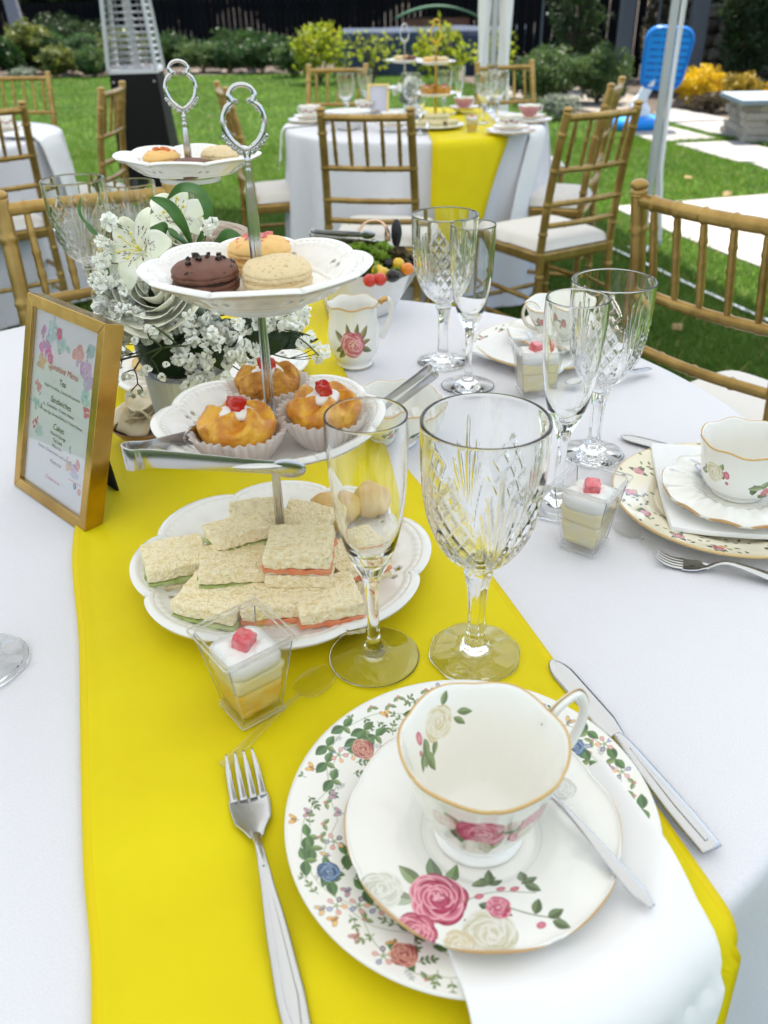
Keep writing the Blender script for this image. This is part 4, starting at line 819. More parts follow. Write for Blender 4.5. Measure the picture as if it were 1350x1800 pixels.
gob('cut crystal goblet behind the white flowers at the left', 178, 562, .2, 1.08); glassware(GOB, 'crystal_goblet', 'crystal glass behind the lily, mostly hidden by flowers', on(262, 520, TOP), .5, .94)
gob('glass foot entering at the left picture edge', -31, 1168, 0, 1.0)
flu('plain flute between the left goblet and the frame, seen through flowers', 232, 590, .55) if False else None
# place settings
def hplate(cx, cy_, R, h0=.0, rimh=.020):
    def f(x, y):
        r = math.hypot(x - cx, y - cy_) / R
        if r < .62: return .004
        if r < 1.0: return .004 + (rimh - .003) * ((r - .62) / .38) ** 1.1
        if r < 1.35: q = (r - 1) / .35; return (rimh + .001) * (1 - q * q * (3 - 2 * q))
        return 0
    return f
PM = plate_mesh(.129, m_platefront, n=200)
o = obj('dinner_plate', PM, None, None, (.055, .376, T + RUN)); tag(o, 'large white plate with garden vines, berries and butterflies on its rim, in front', 'plate')
pf = hplate(.055, .379, .129)
cloth_strip('white napkin under the front saucer, falling over the table edge', (.085, .40), (.165, .085), .150, .185, C1, R1, lambda x, y: pf(x, y) + .002, 60, 30, thick=.004)
embf = lambda rr, th: .0012 * np.exp(-((rr - .74) / .10) ** 2) * (np.abs(np.sin(th * 9)) ** 2) * ((np.abs(((th - 2.75 + PI) % (2 * PI)) - PI) < .42) | (np.abs(((th + .15 + PI) % (2 * PI)) - PI) < .36))
SM = plate_mesh(.092, m_saucer, h=.019, lobes=8, la=.03, flat=.42, n=200, emb=embf)
o = obj('saucer', SM, None, None, (.060, .358, T + .0190), (.0, 0, 0)); tag(o, 'gold rimmed saucer with pink and white roses, under the front cup', 'saucer')
teacup('front teacup with a cream rose printed inside and a gold rim', (.0585, .360, T + .0250), math.radians(30), cup_mesh(CUPP, m_cup, n=180), m_cup, .08)
def strip(name, pts, wid, th, m_, parent=None, n=50, crown=.3, **kw):
    P = spline(pts, n); w = np.interp(np.linspace(0, 1, n), np.linspace(0, 1, len(wid)), wid); tt = np.interp(np.linspace(0, 1, n), np.linspace(0, 1, len(th)), th) if hasattr(th, '__len__') else np.full(n, th)
    return tube(P, np.ones(n), 14, flat=(w / 2, tt / 2))
def place(o, a, b, z=0.0, roll=0.0):
    a, b = Vector(a), Vector(b); d = b - a; o.location = (a.x, a.y, a.z); o.rotation_euler = (roll, -math.atan2(d.z, math.hypot(d.x, d.y)), math.atan2(d.y, d.x)); return o
def fork_parts(t, L=.200):
    # handle end at x=L, tine tips at x=0, z up
    k = L / .2
    hz_ = [(.068 * k, 0, .0022), (.085 * k, 0, .0105), (.10 * k, 0, .0125), (.13 * k, 0, .0090), (.17 * k, 0, .0025), (.2 * k, 0, .0022)]
    obj('handle', J(strip('h', hz_, (.009, .0062, .0065, .009, .0145, .0175, .0155), (.0032, .003, .0028, .0026, .0024, .002), steel, n=70), strip('r', [(x, 0, z + .0009) for x, y, z in hz_[2:]], (.002, .004, .007, .009, .004), .0016, steel, n=40)), steel, t)
    def hd(u, v):
        x = (.036 + .036 * u) * k; w = np.interp(u, (0, .25, .6, .85, 1), (.0265, .0272, .024, .013, .008)) * k; y = (v - .5) * w; z = .0035 - .0015 * math.cos(u * PI) - .0020 * (1 - (2 * v - 1) ** 2) + .002 * (u - .3) ** 2; return (x, y, z)
    obj('head', sheet(hd, 24, 16), steel, t, solid=.0016, bevel=.0004)
    for i in range(4):
        y0 = (-.0265 / 2 + .0265 * (i + .5) / 4) * k; P = [(.0385 * k, y0, .0022), (.025 * k, y0 * 1.02, .0018), (.012 * k, y0 * 1.0, .004), (0, y0 * .92, .0085)]
        obj('tine', strip('t', P, (.0054, .0046, .004, .0016), (.0016, .0020, .0019, .001), steel, n=24), steel, t)
def fork(label, tip, end, group='polished dinner forks'):
    t = thing('fork', label, 'fork', tip, group=group); fork_parts(t, (Vector(end) - Vector(tip)).length); return place(t, tip, end)
def knife(label, tip, end, group='polished table knives', roll=0.):
    L = (Vector(end) - Vector(tip)).length; t = thing('table_knife', label, 'knife', tip, group=group)
    def bl_(u, v):
        x = u * L * .47; w = .0195 * math.sin(min(1, u * 4.5) * PI / 2) ** .6 * (1 - .40 * max(0, (u - .8) / .2)); y = (v - .5) * w + .002 * u; return (x, y, .0026 + .0004 * math.sin(v * PI))
    obj('blade', sheet(bl_, 30, 8), steel, t, solid=.0014); obj('handle', J(strip('h', [(L * .46, .001, .0028), (L * .5, .001, .0042), (L * .7, 0, .0046), (L, 0, .0042)], (.009, .0085, .011, .014, .017, .0185, .017), (.003, .006, .0062, .006, .0055, .005, .004), steel, n=60), strip('r', [(L * .55, 0, .0072), (L * .75, 0, .0076), (L * .97, 0, .0068)], (.001, .003, .005, .003), .001, steel, n=30)), steel, t); return place(t, tip, end, roll=roll)
def spoon_mesh_parts(t, L, m_, bw=.03, bl=.045, hw=(.0055, .0045, .006, .011, .014, .010), th=.0022, deep=.007):
    def bo(u, v):
        a = (u - .5) * 2; b = (v - .5) * 2; rr = math.sqrt(max(0, 1 - a * a)); x = bl / 2 + a * bl / 2; y = b * bw / 2 * rr ** .9 * (1 + .12 * a); d = 1 - max(a * a, 0) - (b * rr) ** 2 * .9; return (x, y, deep * (1 - max(d, 0)) * .9 + .0015)
    obj('bowl', sheet(bo, 26, 18), m_, t, solid=.0012); obj('handle', strip('h', [(bl * .96, 0, deep * .9), (bl * 1.15, 0, deep * 1.3), (L * .55, 0, deep * 1.5), (L * .85, 0, deep * .6), (L, 0, deep * .35)], hw, th, m_, n=60), m_, t)
def spoon(label, tip, end, m_=None, group='small steel teaspoons', roll=0., **kw):
    t = thing('teaspoon' if m_ is None else 'plastic_spoon', label, 'spoon', tip, group=group); spoon_mesh_parts(t, (Vector(end) - Vector(tip)).length, m_ or steel, **kw); return place(t, tip, end, roll=roll)
fork('dinner fork lying on the yellow runner left of the front plate', on(422, 1334, RUN), on(528, 1830, RUN))
fork('dinner fork on the white cloth in front of the right plate', on(1152, 985, TOP), on(1420, 1034, TOP))
knife('table knife lying right of the front plate along the runner edge', on(968, 1163, .004), on(1250, 1500, .004))
knife('table knife poking out behind the right plate', on(1090, 768, .003), on(1400, 850, .003))
a, b = at(952, 1418, .042), at(1146, 1598, .034); d = (b - a).normalized()
spoon('teaspoon leaning on the front saucer with its handle over the napkin', Vector((.074, .420, T + .0385)), b, bw=.027, bl=.042, hw=(.0055, .0038, .0038, .0052, .0085, .0108, .0045))
spoon('teaspoon on the far saucer rim, handle pointing right', on(990, 690, .012), on(1142, 650, .008)); 
spoon('teaspoon behind the right teacup, only its tip showing', at(1222, 826, .033), at(1380, 870, .04), bw=.024)
spoon('clear plastic spoon on the yellow runner between pudding cup and fork', on(582, 1178, RUN), on(392, 1350, RUN), m_=plast, group='clear plastic spoons', bw=.030, bl=.042, hw=(.004, .005, .006, .008, .010, .011), th=.0015, deep=.004)
spoon('clear plastic spoon on white cloth between the right pudding cup and fork', on(1080, 925, TOP), on(1175, 985, TOP), m_=plast, group='clear plastic spoons', bw=.024, bl=.035, th=.0015, deep=.004)
# right setting
RX, RY = .386, .796
o = obj('dinner_plate', plate_mesh(.125, m_platechintz), None, None, (RX, RY, T + TOP)); tag(o, 'cream plate crowded with small roses and a gold rim, at right', 'plate')
pfr = hplate(RX, RY, .125)
TL_, BL_ = at(1142, 786, .018), at(1180, 930, .018); E_ = Vector((BL_ - TL_)[:2]); dN = Vector((-E_.y, E_.x)).normalized(); M_ = Vector(((TL_ + BL_) / 2)[:2])
cloth_strip('folded white napkin on the rose chintz plate, under its saucer', tuple(M_), tuple(M_ + dN * .17), E_.length, E_.length, C1, R1, lambda x, y: .004 + .011 * min(1, (math.hypot(x - RX, y - RY) / .125) ** 2), 30, 30, thick=.006).rotation_euler = (0, 0, 0)
EMS = lambda rr, th: .0008 * np.exp(-((rr - .62) / .22) ** 2) * np.cos(24 * th)
SP = plate_mesh(.083, m_saucerplain, h=.015, lobes=12, la=.035, flat=.42, n=200, emb=EMS)
o = obj('saucer', SP, None, None, (RX + .010, RY - .006, T + .019)); tag(o, 'white scalloped saucer with thin gold edge, under the right cup', 'saucer')
teacup('white teacup with small scattered roses at the right edge', (RX + .012, RY + .0, T + .0245), math.radians(35), cup_mesh(CUPS, m_cupsmall, lobes=8, la=.03), m_cupsmall, .066)
# far right setting
FX, FY = .268, 1.285
o = obj('dinner_plate', plate_mesh(.112, m_platerose), None, None, (FX, FY, T + TOP)); tag(o, 'white plate with a border of red roses, behind the goblets', 'plate')
cloth_strip('folded white napkin on the red rose plate behind the flute', (FX - .09, FY + .03), (FX + .03, FY - .085), .13, .13, C1, R1, lambda x, y: .012, 20, 20, thick=.005)
o = obj('saucer', plate_mesh(.082, m_saucerplain, lobes=10, la=.03, flat=.45), None, None, (FX + .02, FY + .0, T + .022)); tag(o, 'white saucer under the wide rose banded cup', 'saucer')
CUPW = [(.022, 0), (.024, .003), (.022, .006), (.034, .014), (.044, .028), (.051, .043), (.057, .056)]
teacup('wide teacup with a band of roses, behind the tall flute', (FX + .022, FY + .005, T + .027), math.radians(186), cup_mesh(CUPW, m_cupband), m_cupband, .056)
# ---------------------------------------------------------------- tiered cake stands
def stand_plate(R, h, lobes=8, holes=True, seed=0, flat=.60):
    """pierced scalloped plate: top sheet with real heart holes, given thickness by solidify"""
    nr, nt_ = 70, 288; V = []; th = np.linspace(0, 2 * PI, nt_, endpoint=False)
    pr_ = spline([(.004, .004, 0), (R * .3, .0045, 0), (R * flat, .006, 0), (R * (flat + .1), .0095, 0), (R * .9, h * .86, 0), (R * .975, h, 0), (R, h - .001, 0)], nr)[:, :2]
    hl = []
    for i, (r, z) in enumerate(pr_):
        f = np.clip((r / R - .45) / .55, 0, 1) ** 1.6; c = np.abs(np.cos(lobes * th / 2 + .35)); q = 1 - .085 * f * (1 - c ** .55); rr = r / R
        bead = .0013 * np.exp(-((rr - .925) / .022) ** 2) * np.abs(np.sin(th * 44)) + .0010 * np.exp(-((rr - .965) / .012) ** 2)
        em = .0012 * np.exp(-((rr - .77) / .05) ** 2) * (np.abs(np.sin(th * 13)) ** 3) + .0008 * np.exp(-((rr - .68) / .012) ** 2)
        zz = z + h * .16 * f * (c ** .6 - .5) + bead + em; V.append(np.stack([r * q * np.cos(th), r * q * np.sin(th), zz], 1))
    Fc = gridf(nr, nt_, closev=True, flip=True)
    if holes:
        keep = []
        for k, f_ in enumerate(Fc):
            i, j = k // nt_, k % nt_; rr = pr_[i][0] / R; a = (th[j] * lobes / (2 * PI) + .35 * 1 / PI * lobes / lobes) % 1; hit = False
            for (a0, r0, wa, wr) in ((.42, .80, .035, .030), (.58, .80, .035, .030)):
                if ((a - a0) / wa) ** 2 + ((rr - r0) / wr) ** 2 < 1: hit = True
            if not hit: keep.append(f_)
        Fc = keep
    foot = lathe([(R * .42, .0015), (R * .42, -.004), (R * .40, -.004), (R * .40, .0015)], 60)
    return (np.vstack(V), Fc), foot
porc = mat('stand_porcelain', (.80, .79, .76), .16, coat=.4)
def ring_handle(s=1.):
    """ornate cast handle: cartouche ring with scrolls and leaf lobes"""
    L = [(0, 0), (-.013, .010), (-.022, .026), (-.0235, .044), (-.018, .058), (-.0125, .064), (-.0145, .074), (-.009, .083), (0, .086)]; P = [(x * s, 0, z * s) for x, z in L] + [(-x * s, 0, z * s) for x, z in L[-2::-1]]
    parts = [tube(spline(P, 90), .0030 * s + .0008 * s * np.abs(np.sin(np.linspace(0, 5 * PI, 90))), 10)]
    for sx in (-1, 1):
        for (x, z, r, a) in ((-.0120, .063, .0070, 0), (-.0165, .056, .0060, 1), (-.010, .067, .0050, 2), (-.0120, .004, .0066, .5), (-.018, .010, .0056, .3), (-.006, -.002, .0060, .6), (-.0240, .038, .0034, 0), (-.0225, .024, .0040, 0), (-.0215, .018, .0045, 2)):
            sc_ = tube([(sx * (x + r * (1 - t / 9) * math.cos(a + t * .8)) * s, 0, (z + r * (1 - t / 9) * math.sin(a + t * .8)) * s) for t in range(9)], np.linspace(.0022, .0015, 9) * s, 6); parts.append(sc_); parts.append(ball(.0030 * s, 8, 6, (sx * x * s, 0, z * s)))
        parts.append(tube(spline([(sx * .001 * s, 0, -.012 * s), (sx * .005 * s, 0, .002 * s), (sx * .013 * s, 0, .011 * s)], 12), np.linspace(.002, .0035, 12) * s, 8))
    parts.append(lathe([(.0004, -.030 * s), (.0036 * s, -.029 * s), (.0042 * s, -.026 * s), (.0030 * s, -.024 * s), (.0042 * s, -.021 * s), (.0030 * s, -.018 * s), (.0040 * s, -.014 * s), (.0025 * s, -.008 * s), (.0004, -.004 * s)], 16)); return J(*parts)
def rod(z0, z1, r0, r1, r2):
    n = 40; pr_ = []; nt_ = 32
    for i in range(n + 1):
        u = i / n; z = z0 + (z1 - z0) * u; r = r0 + (r1 - r0) * math.sin(PI * min(u * 1.1, 1)) ** .7 if u < .9 else r2; pr_.append((r * (1 - .15 * u), z))
    return lathe(pr_, nt_, lambda r, z, th, i: (r * (1 + .14 * np.cos(th * 8)), z))
def cake_stand(label, base, tiers, top_z, tilt, hs=1., rz=.2, metal=None):
    t = thing('cake_stand', label, 'cake stand', base, group=None, rot=(tilt[0], tilt[1], rz)); metal = metal or chrome
    for (R, z, lb) in tiers:
        (p, foot) = stand_plate(R, .020 if R > .12 else .026); d = obj('tier_plate', p, porc, t, (0, 0, z), solid=.004, autos=None)
        obj('foot_ring', foot, porc, d); obj('washer', lathe([(.0005, .0055), (.010, .0055), (.011, .007), (.008, .0095), (.004, .011), (.0005, .011)], 20), metal, d)
    zs = [z for _, z, _ in tiers]
    for a, b in zip(zs[:-1], zs[1:]): obj('rod', rod(a + .008, b, .0030, .0044, .0034), metal, t)
    obj('rod', rod(zs[-1] + .008, top_z - .090 * hs, .0030, .0047, .0030), metal, t); hh = obj('handle', ring_handle(hs), metal, t, (0, 0, top_z - .070 * hs), (0, 0, -rz + .25)); hh.scale = (1, 1, .80); return t
BX, BY = -.103, .684
TL = math.radians(.7)
cake_stand('three tier white cake stand in front, laden with sandwiches, cakes and macarons', (BX, BY, T + RUN + .004), [(.149, .0, 0), (.105, .145, 0), (.095, .281, 0)], .443, (math.radians(-1.0), TL), .66, .2)
def ont(z, px, py):   # point on a tier surface of the front stand at height z
    return on(px, py, z)
BX2, BY2 = -.262, 1.205
cake_stand('rear white cake stand behind the flowers, macarons on its top plate', (BX2, BY2, T + RUN + .004), [(.150, .0, 0), (.108, .145, 0), (.098, .290, 0)], .432, (0, math.radians(2.0)), .82, .9)
# ---------------------------------------------------------------- sandwiches
bread = mat('white_bread', (.95, .84, .58), .9, spec=.1, var=(230, (.82, .66, .35), 4, .46, .70), bump=[('vor', 420, .7, .002), ('noise', 380, .6, .0015), ('vor', 190, .4, .0025)])
salmon = mat('smoked_salmon', (.72, .20, .08), .35, var=(60, (.78, .36, .20), 4), bump=[('noise', 150, .4, .001)]); cream = mat('cream_cheese', (.82, .79, .70), .6, bump=[('noise', 200, .4, .001)])
cuc = mat('cucumber_lettuce', (.30, .38, .10), .4, var=(90, (.48, .52, .24), 4), bump=[('noise', 150, .4, .001)])
def slab(w, d, h, seed, amp=.0014, nx=16):
    """crumbly rounded slab"""
    V = []; Fc = []
    p = box(1, 1, 1); n = nx; faces = []
    def face(o, du, dv):
        base = len(V)
        for i in range(n + 1):
            for j in range(n + 1): V.append(np.array(o) + np.array(du) * i / n + np.array(dv) * j / n)
        for i in range(n):
            for j in range(n): a = base + i * (n + 1) + j; Fc.append((a, a + n + 1, a + n + 2, a + 1))
    h_ = .5
    face((-h_, -h_, h_), (1, 0, 0), (0, 1, 0)); face((-h_, h_, -h_), (1, 0, 0), (0, -1, 0)); face((-h_, -h_, -h_), (1, 0, 0), (0, 0, 1)); face((h_, h_, -h_), (-1, 0, 0), (0, 0, 1)); face((-h_, h_, -h_), (0, -1, 0), (0, 0, 1)); face((h_, -h_, -h_), (0, 1, 0), (0, 0, 1))
    out = []
    for v in V:
        q = v * np.array((w, d, h)); k = sum(abs(c) > .46 for c in v); r = .0018
        m = np.array((max(abs(q[0]) - w / 2 + r, 0), max(abs(q[1]) - d / 2 + r, 0), max(abs(q[2]) - h / 2 + r, 0))); L = np.linalg.norm(m)
        if L > r: q = q - np.sign(q) * m * (1 - r / L)
        dd = np.array((nz(q, 190, seed), nz(q, 190, seed + 5), nz(q, 190, seed + 9))) * amp + np.array((nz(q, 45, seed), nz(q, 45, seed + 3), nz(q, 30, seed + 6))) * amp * .45
        out.append(q + dd)
    return np.array(out), Fc
def sandwich_proto(kind, seed, w=.056, d=.050):
    t = thing('sandwich', 'x', 'sandwich', (0, 0, -5)); hb = .0128
    obj('bread_slice', slab(w, d, hb, seed), bread, t, (0, 0, hb / 2)); obj('spread', slab(w - .003, d - .003, .003, seed + 1, .0012, 10), cream, t, (0, 0, hb + .0012))
    obj('filling', slab(w + .001, d + .001, .0050, seed + 2, .0028, 14), salmon if kind == 's' else cuc, t, (0, 0, hb + .0040)); obj('bread_slice', slab(w, d, hb, seed + 3), bread, t, (0, 0, hb + .0066 + hb / 2)); return t
SW = {'s': sandwich_proto('s', 3), 'c': sandwich_proto('c', 30)}; first = {'s': 1, 'c': 1}
def sandwich(kind, label, px, py, zt, rz, tilt=(0, 0), w=1.):
    p = on(px, py, zt); z = p.z - .0330
    o = SW[kind] if first[kind] else dup(SW[kind]); first[kind] = 0
    o['label'] = label; o['group'] = 'finger sandwiches on the front cake stand'; o.location = (p.x, p.y, z); o.rotation_euler = (tilt[0], tilt[1], rz); o.scale = (w, w, 1.08); return o
zb_ = .0115 + RUN + .0330
sandwich('c', 'cucumber sandwich at the left of the lowest tier', 306, 972, zb_, .34, w=1.06)
sandwich('c', 'cucumber sandwich at the front left of the lowest tier, above the pudding cup', 378, 1040, zb_, -.34, w=1.12)
sandwich('c', 'cucumber sandwich overlapping the front left one, in the middle of the plate', 405, 985, zb_ + .013, .12, (-.10, .05), 1.08)
sandwich('c', 'cucumber sandwich in the middle, propped against the rod', 418, 930, zb_ + .020, .5, (-.22, .05), 1.0)
sandwich('c', 'open looking lettuce sandwich at the back, under the middle tier', 448, 888, zb_ + .018, .2, (.55, 0), .9)
sandwich('c', 'cucumber sandwich behind the rod at the back', 540, 900, zb_ + .006, -.3, (.35, .1), .9)
sandwich('s', 'salmon sandwich lying flat under the stacked one, front right', 574, 1042, zb_, .26, w=1.04)
sandwich('s', 'salmon sandwich lying flat left of the front right one', 476, 1042, zb_, .10, w=.96)
sandwich('s', 'salmon sandwich stacked on top of the others, in front of the rod', 526, 952, zb_ + .0345, -.05, w=1.08)
sandwich('s', 'salmon sandwich at the right behind the flute bowl', 622, 968, zb_, .5, w=1.0)
scone_m = mat('baked_scone', (.62, .38, .12), .75, var=(28, (.72, .54, .26), 5), bump=[('noise', 90, .5, .003)])
def scone(label, loc, r, h, seed, group='golden scones', rot=(0, 0, 0)):
    t = tag(obj('scone', rough(ball(1, 28, 18, (0, 0, 0), (r, r, h / 2)), r * .28, 42, seed), scone_m, None, loc, rot), label, 'scone', group); return t
p = on(588, 905, .035); scone('round golden scone on the lowest tier, behind the sandwiches', (p.x, p.y, T + .040), .028, .036, 3)
p = on(655, 890, .035); scone('round golden scone seen through the flute bowl', (p.x, p.y, T + .042), .029, .038, 8)
# ---------------------------------------------------------------- mini cakes in paper cases
cake_m = mat('golden_sponge', (.58, .205, .010), .38, spec=.5, coat=.2, var=(75, (.80, .42, .035), 8, .4, .62), bump=[('vor', 260, .35, .0015), ('noise', 140, .5, .0025)]); cake_m2 = mat('browned_sponge', (.46, .17, .015), .55, var=(75, (.66, .34, .04), 8, .4, .62), bump=[('vor', 240, .6, .002), ('noise', 110, .9, .004)])
paper = translucent('waxed_white_paper', (.84, .81, .79), .35, .5); whip = mat('whipped_cream', (.86, .85, .82), .55, bump=[('noise', 120, .3, .002)])
berry = mat('strawberry_flesh', (.50, .008, .006), .3, coat=.2, var=(160, (.60, .12, .05), 4, .5, .75), bump=[('vor', 240, .5, .001)])
def mini_cake(label, p, s, seed, mt, ang=0.):
    def fn(i, th, r, z): return r, z
    base = [(.0005, 0), (.024, 0), (.0285, .004), (.033, .018), (.0345, .026), (.0325, .032), (.027, .036), (.020, .0375), (.012, .0365), (.005, .0345), (.0005, .034)]
    P = spline([(a, b, 0) for a, b in base], 60)[:, :2]
    def fun(r, z, th, i):
        zz, r0 = z[0], r[0]; sw = np.sin(5 * th + r0 * 130 + seed); up = np.clip((zz - .010) / .02, 0, 1)
        pet = np.abs(np.sin(2.5 * th + (.036 - zz) * 60 + seed)) ** .6
        return r * (1 + .16 * (pet - .5) * up), z + up * .0050 * sw * np.clip(r0 / .012, 0, 1) * np.clip((.036 - r0) / .01, 0, 1)
    V, Fc = lathe(P.tolist(), 96, fun); V = np.array([v + np.array((nz(v, 120, seed), nz(v, 120, seed + 4), nz(v, 120, seed + 8))) * .0008 + np.array((0, 0, nz(v, 50, seed))) * .0015 for v in V])
    t = thing('mini_cake', label, 'cake', p, ang, 'rose shaped mini cakes'); t.scale = (s, s, s); obj('sponge', (V * np.array((1, 1, 1.08)), Fc), mt, t, (0, 0, .002))
    obj('cream', rough(ball(1, 24, 12, (0, 0, .0415), (.0165, .0150, .0062)), .0035, 130, seed), whip, t); b_ = rough(slab(.0165, .0135, .0115, seed, .0022, 10), .002, 110, seed + 2); obj('strawberry', b_, berry, t, (.001, -.001, .0500), (.2, .1, seed))
    return t
def paper_case(label, p, s, seed):
    def f(u, v):
        th = u * 2 * PI; r = .0255 + .0195 * v ** .85 + .0024 * math.sin(th * 30) * (.2 + v) + .0050 * nz((math.cos(th), math.sin(th), v), 2.3, seed) * v; return (r * math.cos(th), r * math.sin(th),   .0355 * v * (1 + .10 * nz((math.cos(th), math.sin(th), 0), 1.8, seed + 3)))
    V, Fc = sheet(f, 273, 10); b = lathe([(.0005, .0004), (.0245, .0004)], 40); o = obj('paper_case', J((V, Fc), b), paper, None, p, (0, 0, seed)); o.scale = (s, s, s); return tag(o, label, 'paper case', 'fluted white paper cases')
zt2 = .145 + .0115 + RUN
for (px, py, s, sd_, mm, lb, lc) in ((422, 782, .92, 2, cake_m, 'front left golden mini cake with a smooth strawberry piece on cream', 'paper case around the front left mini cake'), (572, 752, .90, 5, cake_m, 'right golden mini cake with a ragged strawberry piece on cream', 'paper case around the right mini cake'), (474, 700, .88, 9, cake_m2, 'rear browner mini cake, its strawberry behind the rod', 'paper case around the rear mini cake')):
    p = on(px, py, zt2 + .014); p.z = T + zt2; paper_case(lc, p, s, sd_ * 1.0); q = p.copy(); q.z += .006; mini_cake(lb, q, s * (1.03 if sd_ != 9 else 1.0), sd_, mm)
# ---------------------------------------------------------------- macarons
def macaron(label, p, r, shell, fill, seed, chips=None, group='macarons', sq=(1, 1, 1), rot=(0, 0, 0)):
    t = thing('macaron', label, 'macaron', p, group=group, rot=rot); t.scale = sq
    def sh(top):
        P = spline([(.0005, .0125, 0), (r * .45, .0118, 0), (r * .8, .0090, 0), (r * .97, .0045, 0), (r * .985, .0022, 0), (r * .96, .0015, 0)], 22)[:, :2].tolist() + [(r * .985, .0008), (r * 1.0, -.0008), (r * .97, -.0022), (r * .9, -.0026), (.0005, -.0026)]
        def fun(rr, z, th, i): return rr * (1 + (.018 * np.sin(th * 47 + i * 3) + .014 * np.sin(th * 29 + i * 5)) * (i >= 21)), z
        V, Fc = lathe(P, 96, fun); V = np.array([v + np.array((nz(v, 160, seed), nz(v, 160, seed + 2), nz(v, 70, seed + 4))) * .0009 for v in V]); return (V if top else V * np.array((1, 1, -1))), (Fc if top else [f[::-1] for f in Fc])
    obj('shell', sh(True), shell, t, (0, 0, .0185)); obj('shell', sh(False), shell, t, (0, 0, .0115 + .0005)); obj('filling', lathe([(.0005, .0135), (r * .90, .0135), (r * .93, .015), (r * .90, .0165), (.0005, .0165)], 48), fill, t)
    if chips:
        rd = random.Random(seed); cm = [mesh('chip', rough(box(.0035, .0028, .0024), .001, 300, k), chips, False) for k in (1, 2)]
        for k in range(22):
            a, q = rd.uniform(0, 6.28), r * rd.uniform(.1, .92); zz = .0190 + .0128 * (1 - (q / r) ** 3.2); o = obj('chip', cm[k % 2], None, t, (q * math.cos(a), q * math.sin(a), zz), (rd.random() * 3, rd.random() * 3, a)); o.scale = (rd.uniform(.6, 1.5),) * 3
    return t
choc = mat('chocolate_shell', (.135, .052, .032), .6, var=(70, (.17, .07, .045), 4), bump=[('noise', 260, .3, .0008)]); chipm = mat('dark_chocolate', (.018, .008, .006), .45); vani = mat('speckled_cream_shell', (.72, .57, .33), .65, var=(340, (.42, .27, .12), 3, .60, .72), bump=[('noise', 200, .3, .0008)])
oran = mat('orange_shell', (.78, .49, .17), .6, var=(90, (.70, .30, .08), 3, .6, .75), bump=[('noise', 200, .3, .0008)]); bits = mat('candied_bits', (.70, .20, .05), .4); pinkb = mat('pink_bits', (.75, .25, .25), .5)
zt3 = .281 + .0115 + RUN
def pl(px, py, z, hz=.016): q = on(px, py, z + hz); q.z = T + z; return q
RC = Vector((BX2 + .010, BY2, T + RUN + .004 + .290 + .007))
macaron('dark chocolate macaron with chocolate chips on the front top tier', pl(362, 486, zt3 - .001), .0275, choc, chipm, 3, chipm)
macaron('speckled cream macaron on the front top tier, right of the chocolate one', pl(488, 484, zt3), .0285, vani, vani, 6)
macaron('pale orange macaron behind the rod of the front top tier', pl(456, 446, zt3), .0280, oran, oran, 8, pinkb)
macaron('pale orange macaron with candied bits on the rear top plate', RC + Vector((-.036, -.006, 0)), .025, oran, oran, 12, bits)
macaron('flat chocolate macaron in front of the rod on the rear top plate', RC + Vector((.006, -.034, -.001)), .0265, choc, chipm, 14, sq=(1, 1, .78))
macaron('plain beige macaron on the rear top plate, rightmost', RC + Vector((.040, .012, 0)), .0265, vani, vani, 17)
# scones on the rear stand's lowest tier, pastry
for (px, py, z, r, h, rt, lb) in ((300, 622, .045, .032, .022, (.2, .2, 0), 'flat golden scone leaning on top of the pile behind the flowers'), (278, 652, .022, .034, .022, (.1, -.1, 1), 'flat golden scone at the left of the pile behind the flowers'), (312, 684, .016, .030, .020, (0, .2, 2), 'browned scone at the front of the pile beside the vase')):
    p = on(px, py, z); scone(lb, (p.x, p.y, T + z + .012), r, h, px, rot=rt)
past = translucent('cream_filo', (.92, .84, .64), .12, .6, var=(30, (.86, .70, .44), 4)); dish = mat('copper_brown_glaze', (.30, .13, .07), .35, coat=.3, var=(10, (.42, .22, .12), 4))
dc = on(252, 762, .012)
o = obj('snack_dish', lathe([(.0005, .003), (.022, .003), (.040, .014), (.052, .028), (.0535, .029), (.053, .026), (.040, .010), (.022, 0), (.0005, 0)], 60), dish, None, (dc.x + .012, dc.y, T + RUN)); tag(o, 'small copper brown dish holding crumpled pastry, beside the frame', 'dish')
t = thing('filo_pastry', 'crumpled cream coloured pastry sheets heaped in the brown dish', 'pastry', (dc.x + .012, dc.y, T + RUN + .008))
for k in range(6):
    a = k * 1.05 + 2.4; r0 = random.Random(k)
    def pf_(u, v, a=a, k=k): x = (u - .35) * .075; y = (v - .5) * .055 * math.sin(min(1, u + .25) * PI * .7); z = .010 + .030 * u * (1 - u) * 2 + .012 * (v - .5) ** 2 * 30 * .12 + .006 * nz((u * 3, v * 3, k), 1.6) + .004 * k; c, s_ = math.cos(a), math.sin(a); return (x * c - y * s_, x * s_ + y * c, z)
    obj('pastry_sheet', sheet(pf_, 18, 14), past, t, solid=.0015)
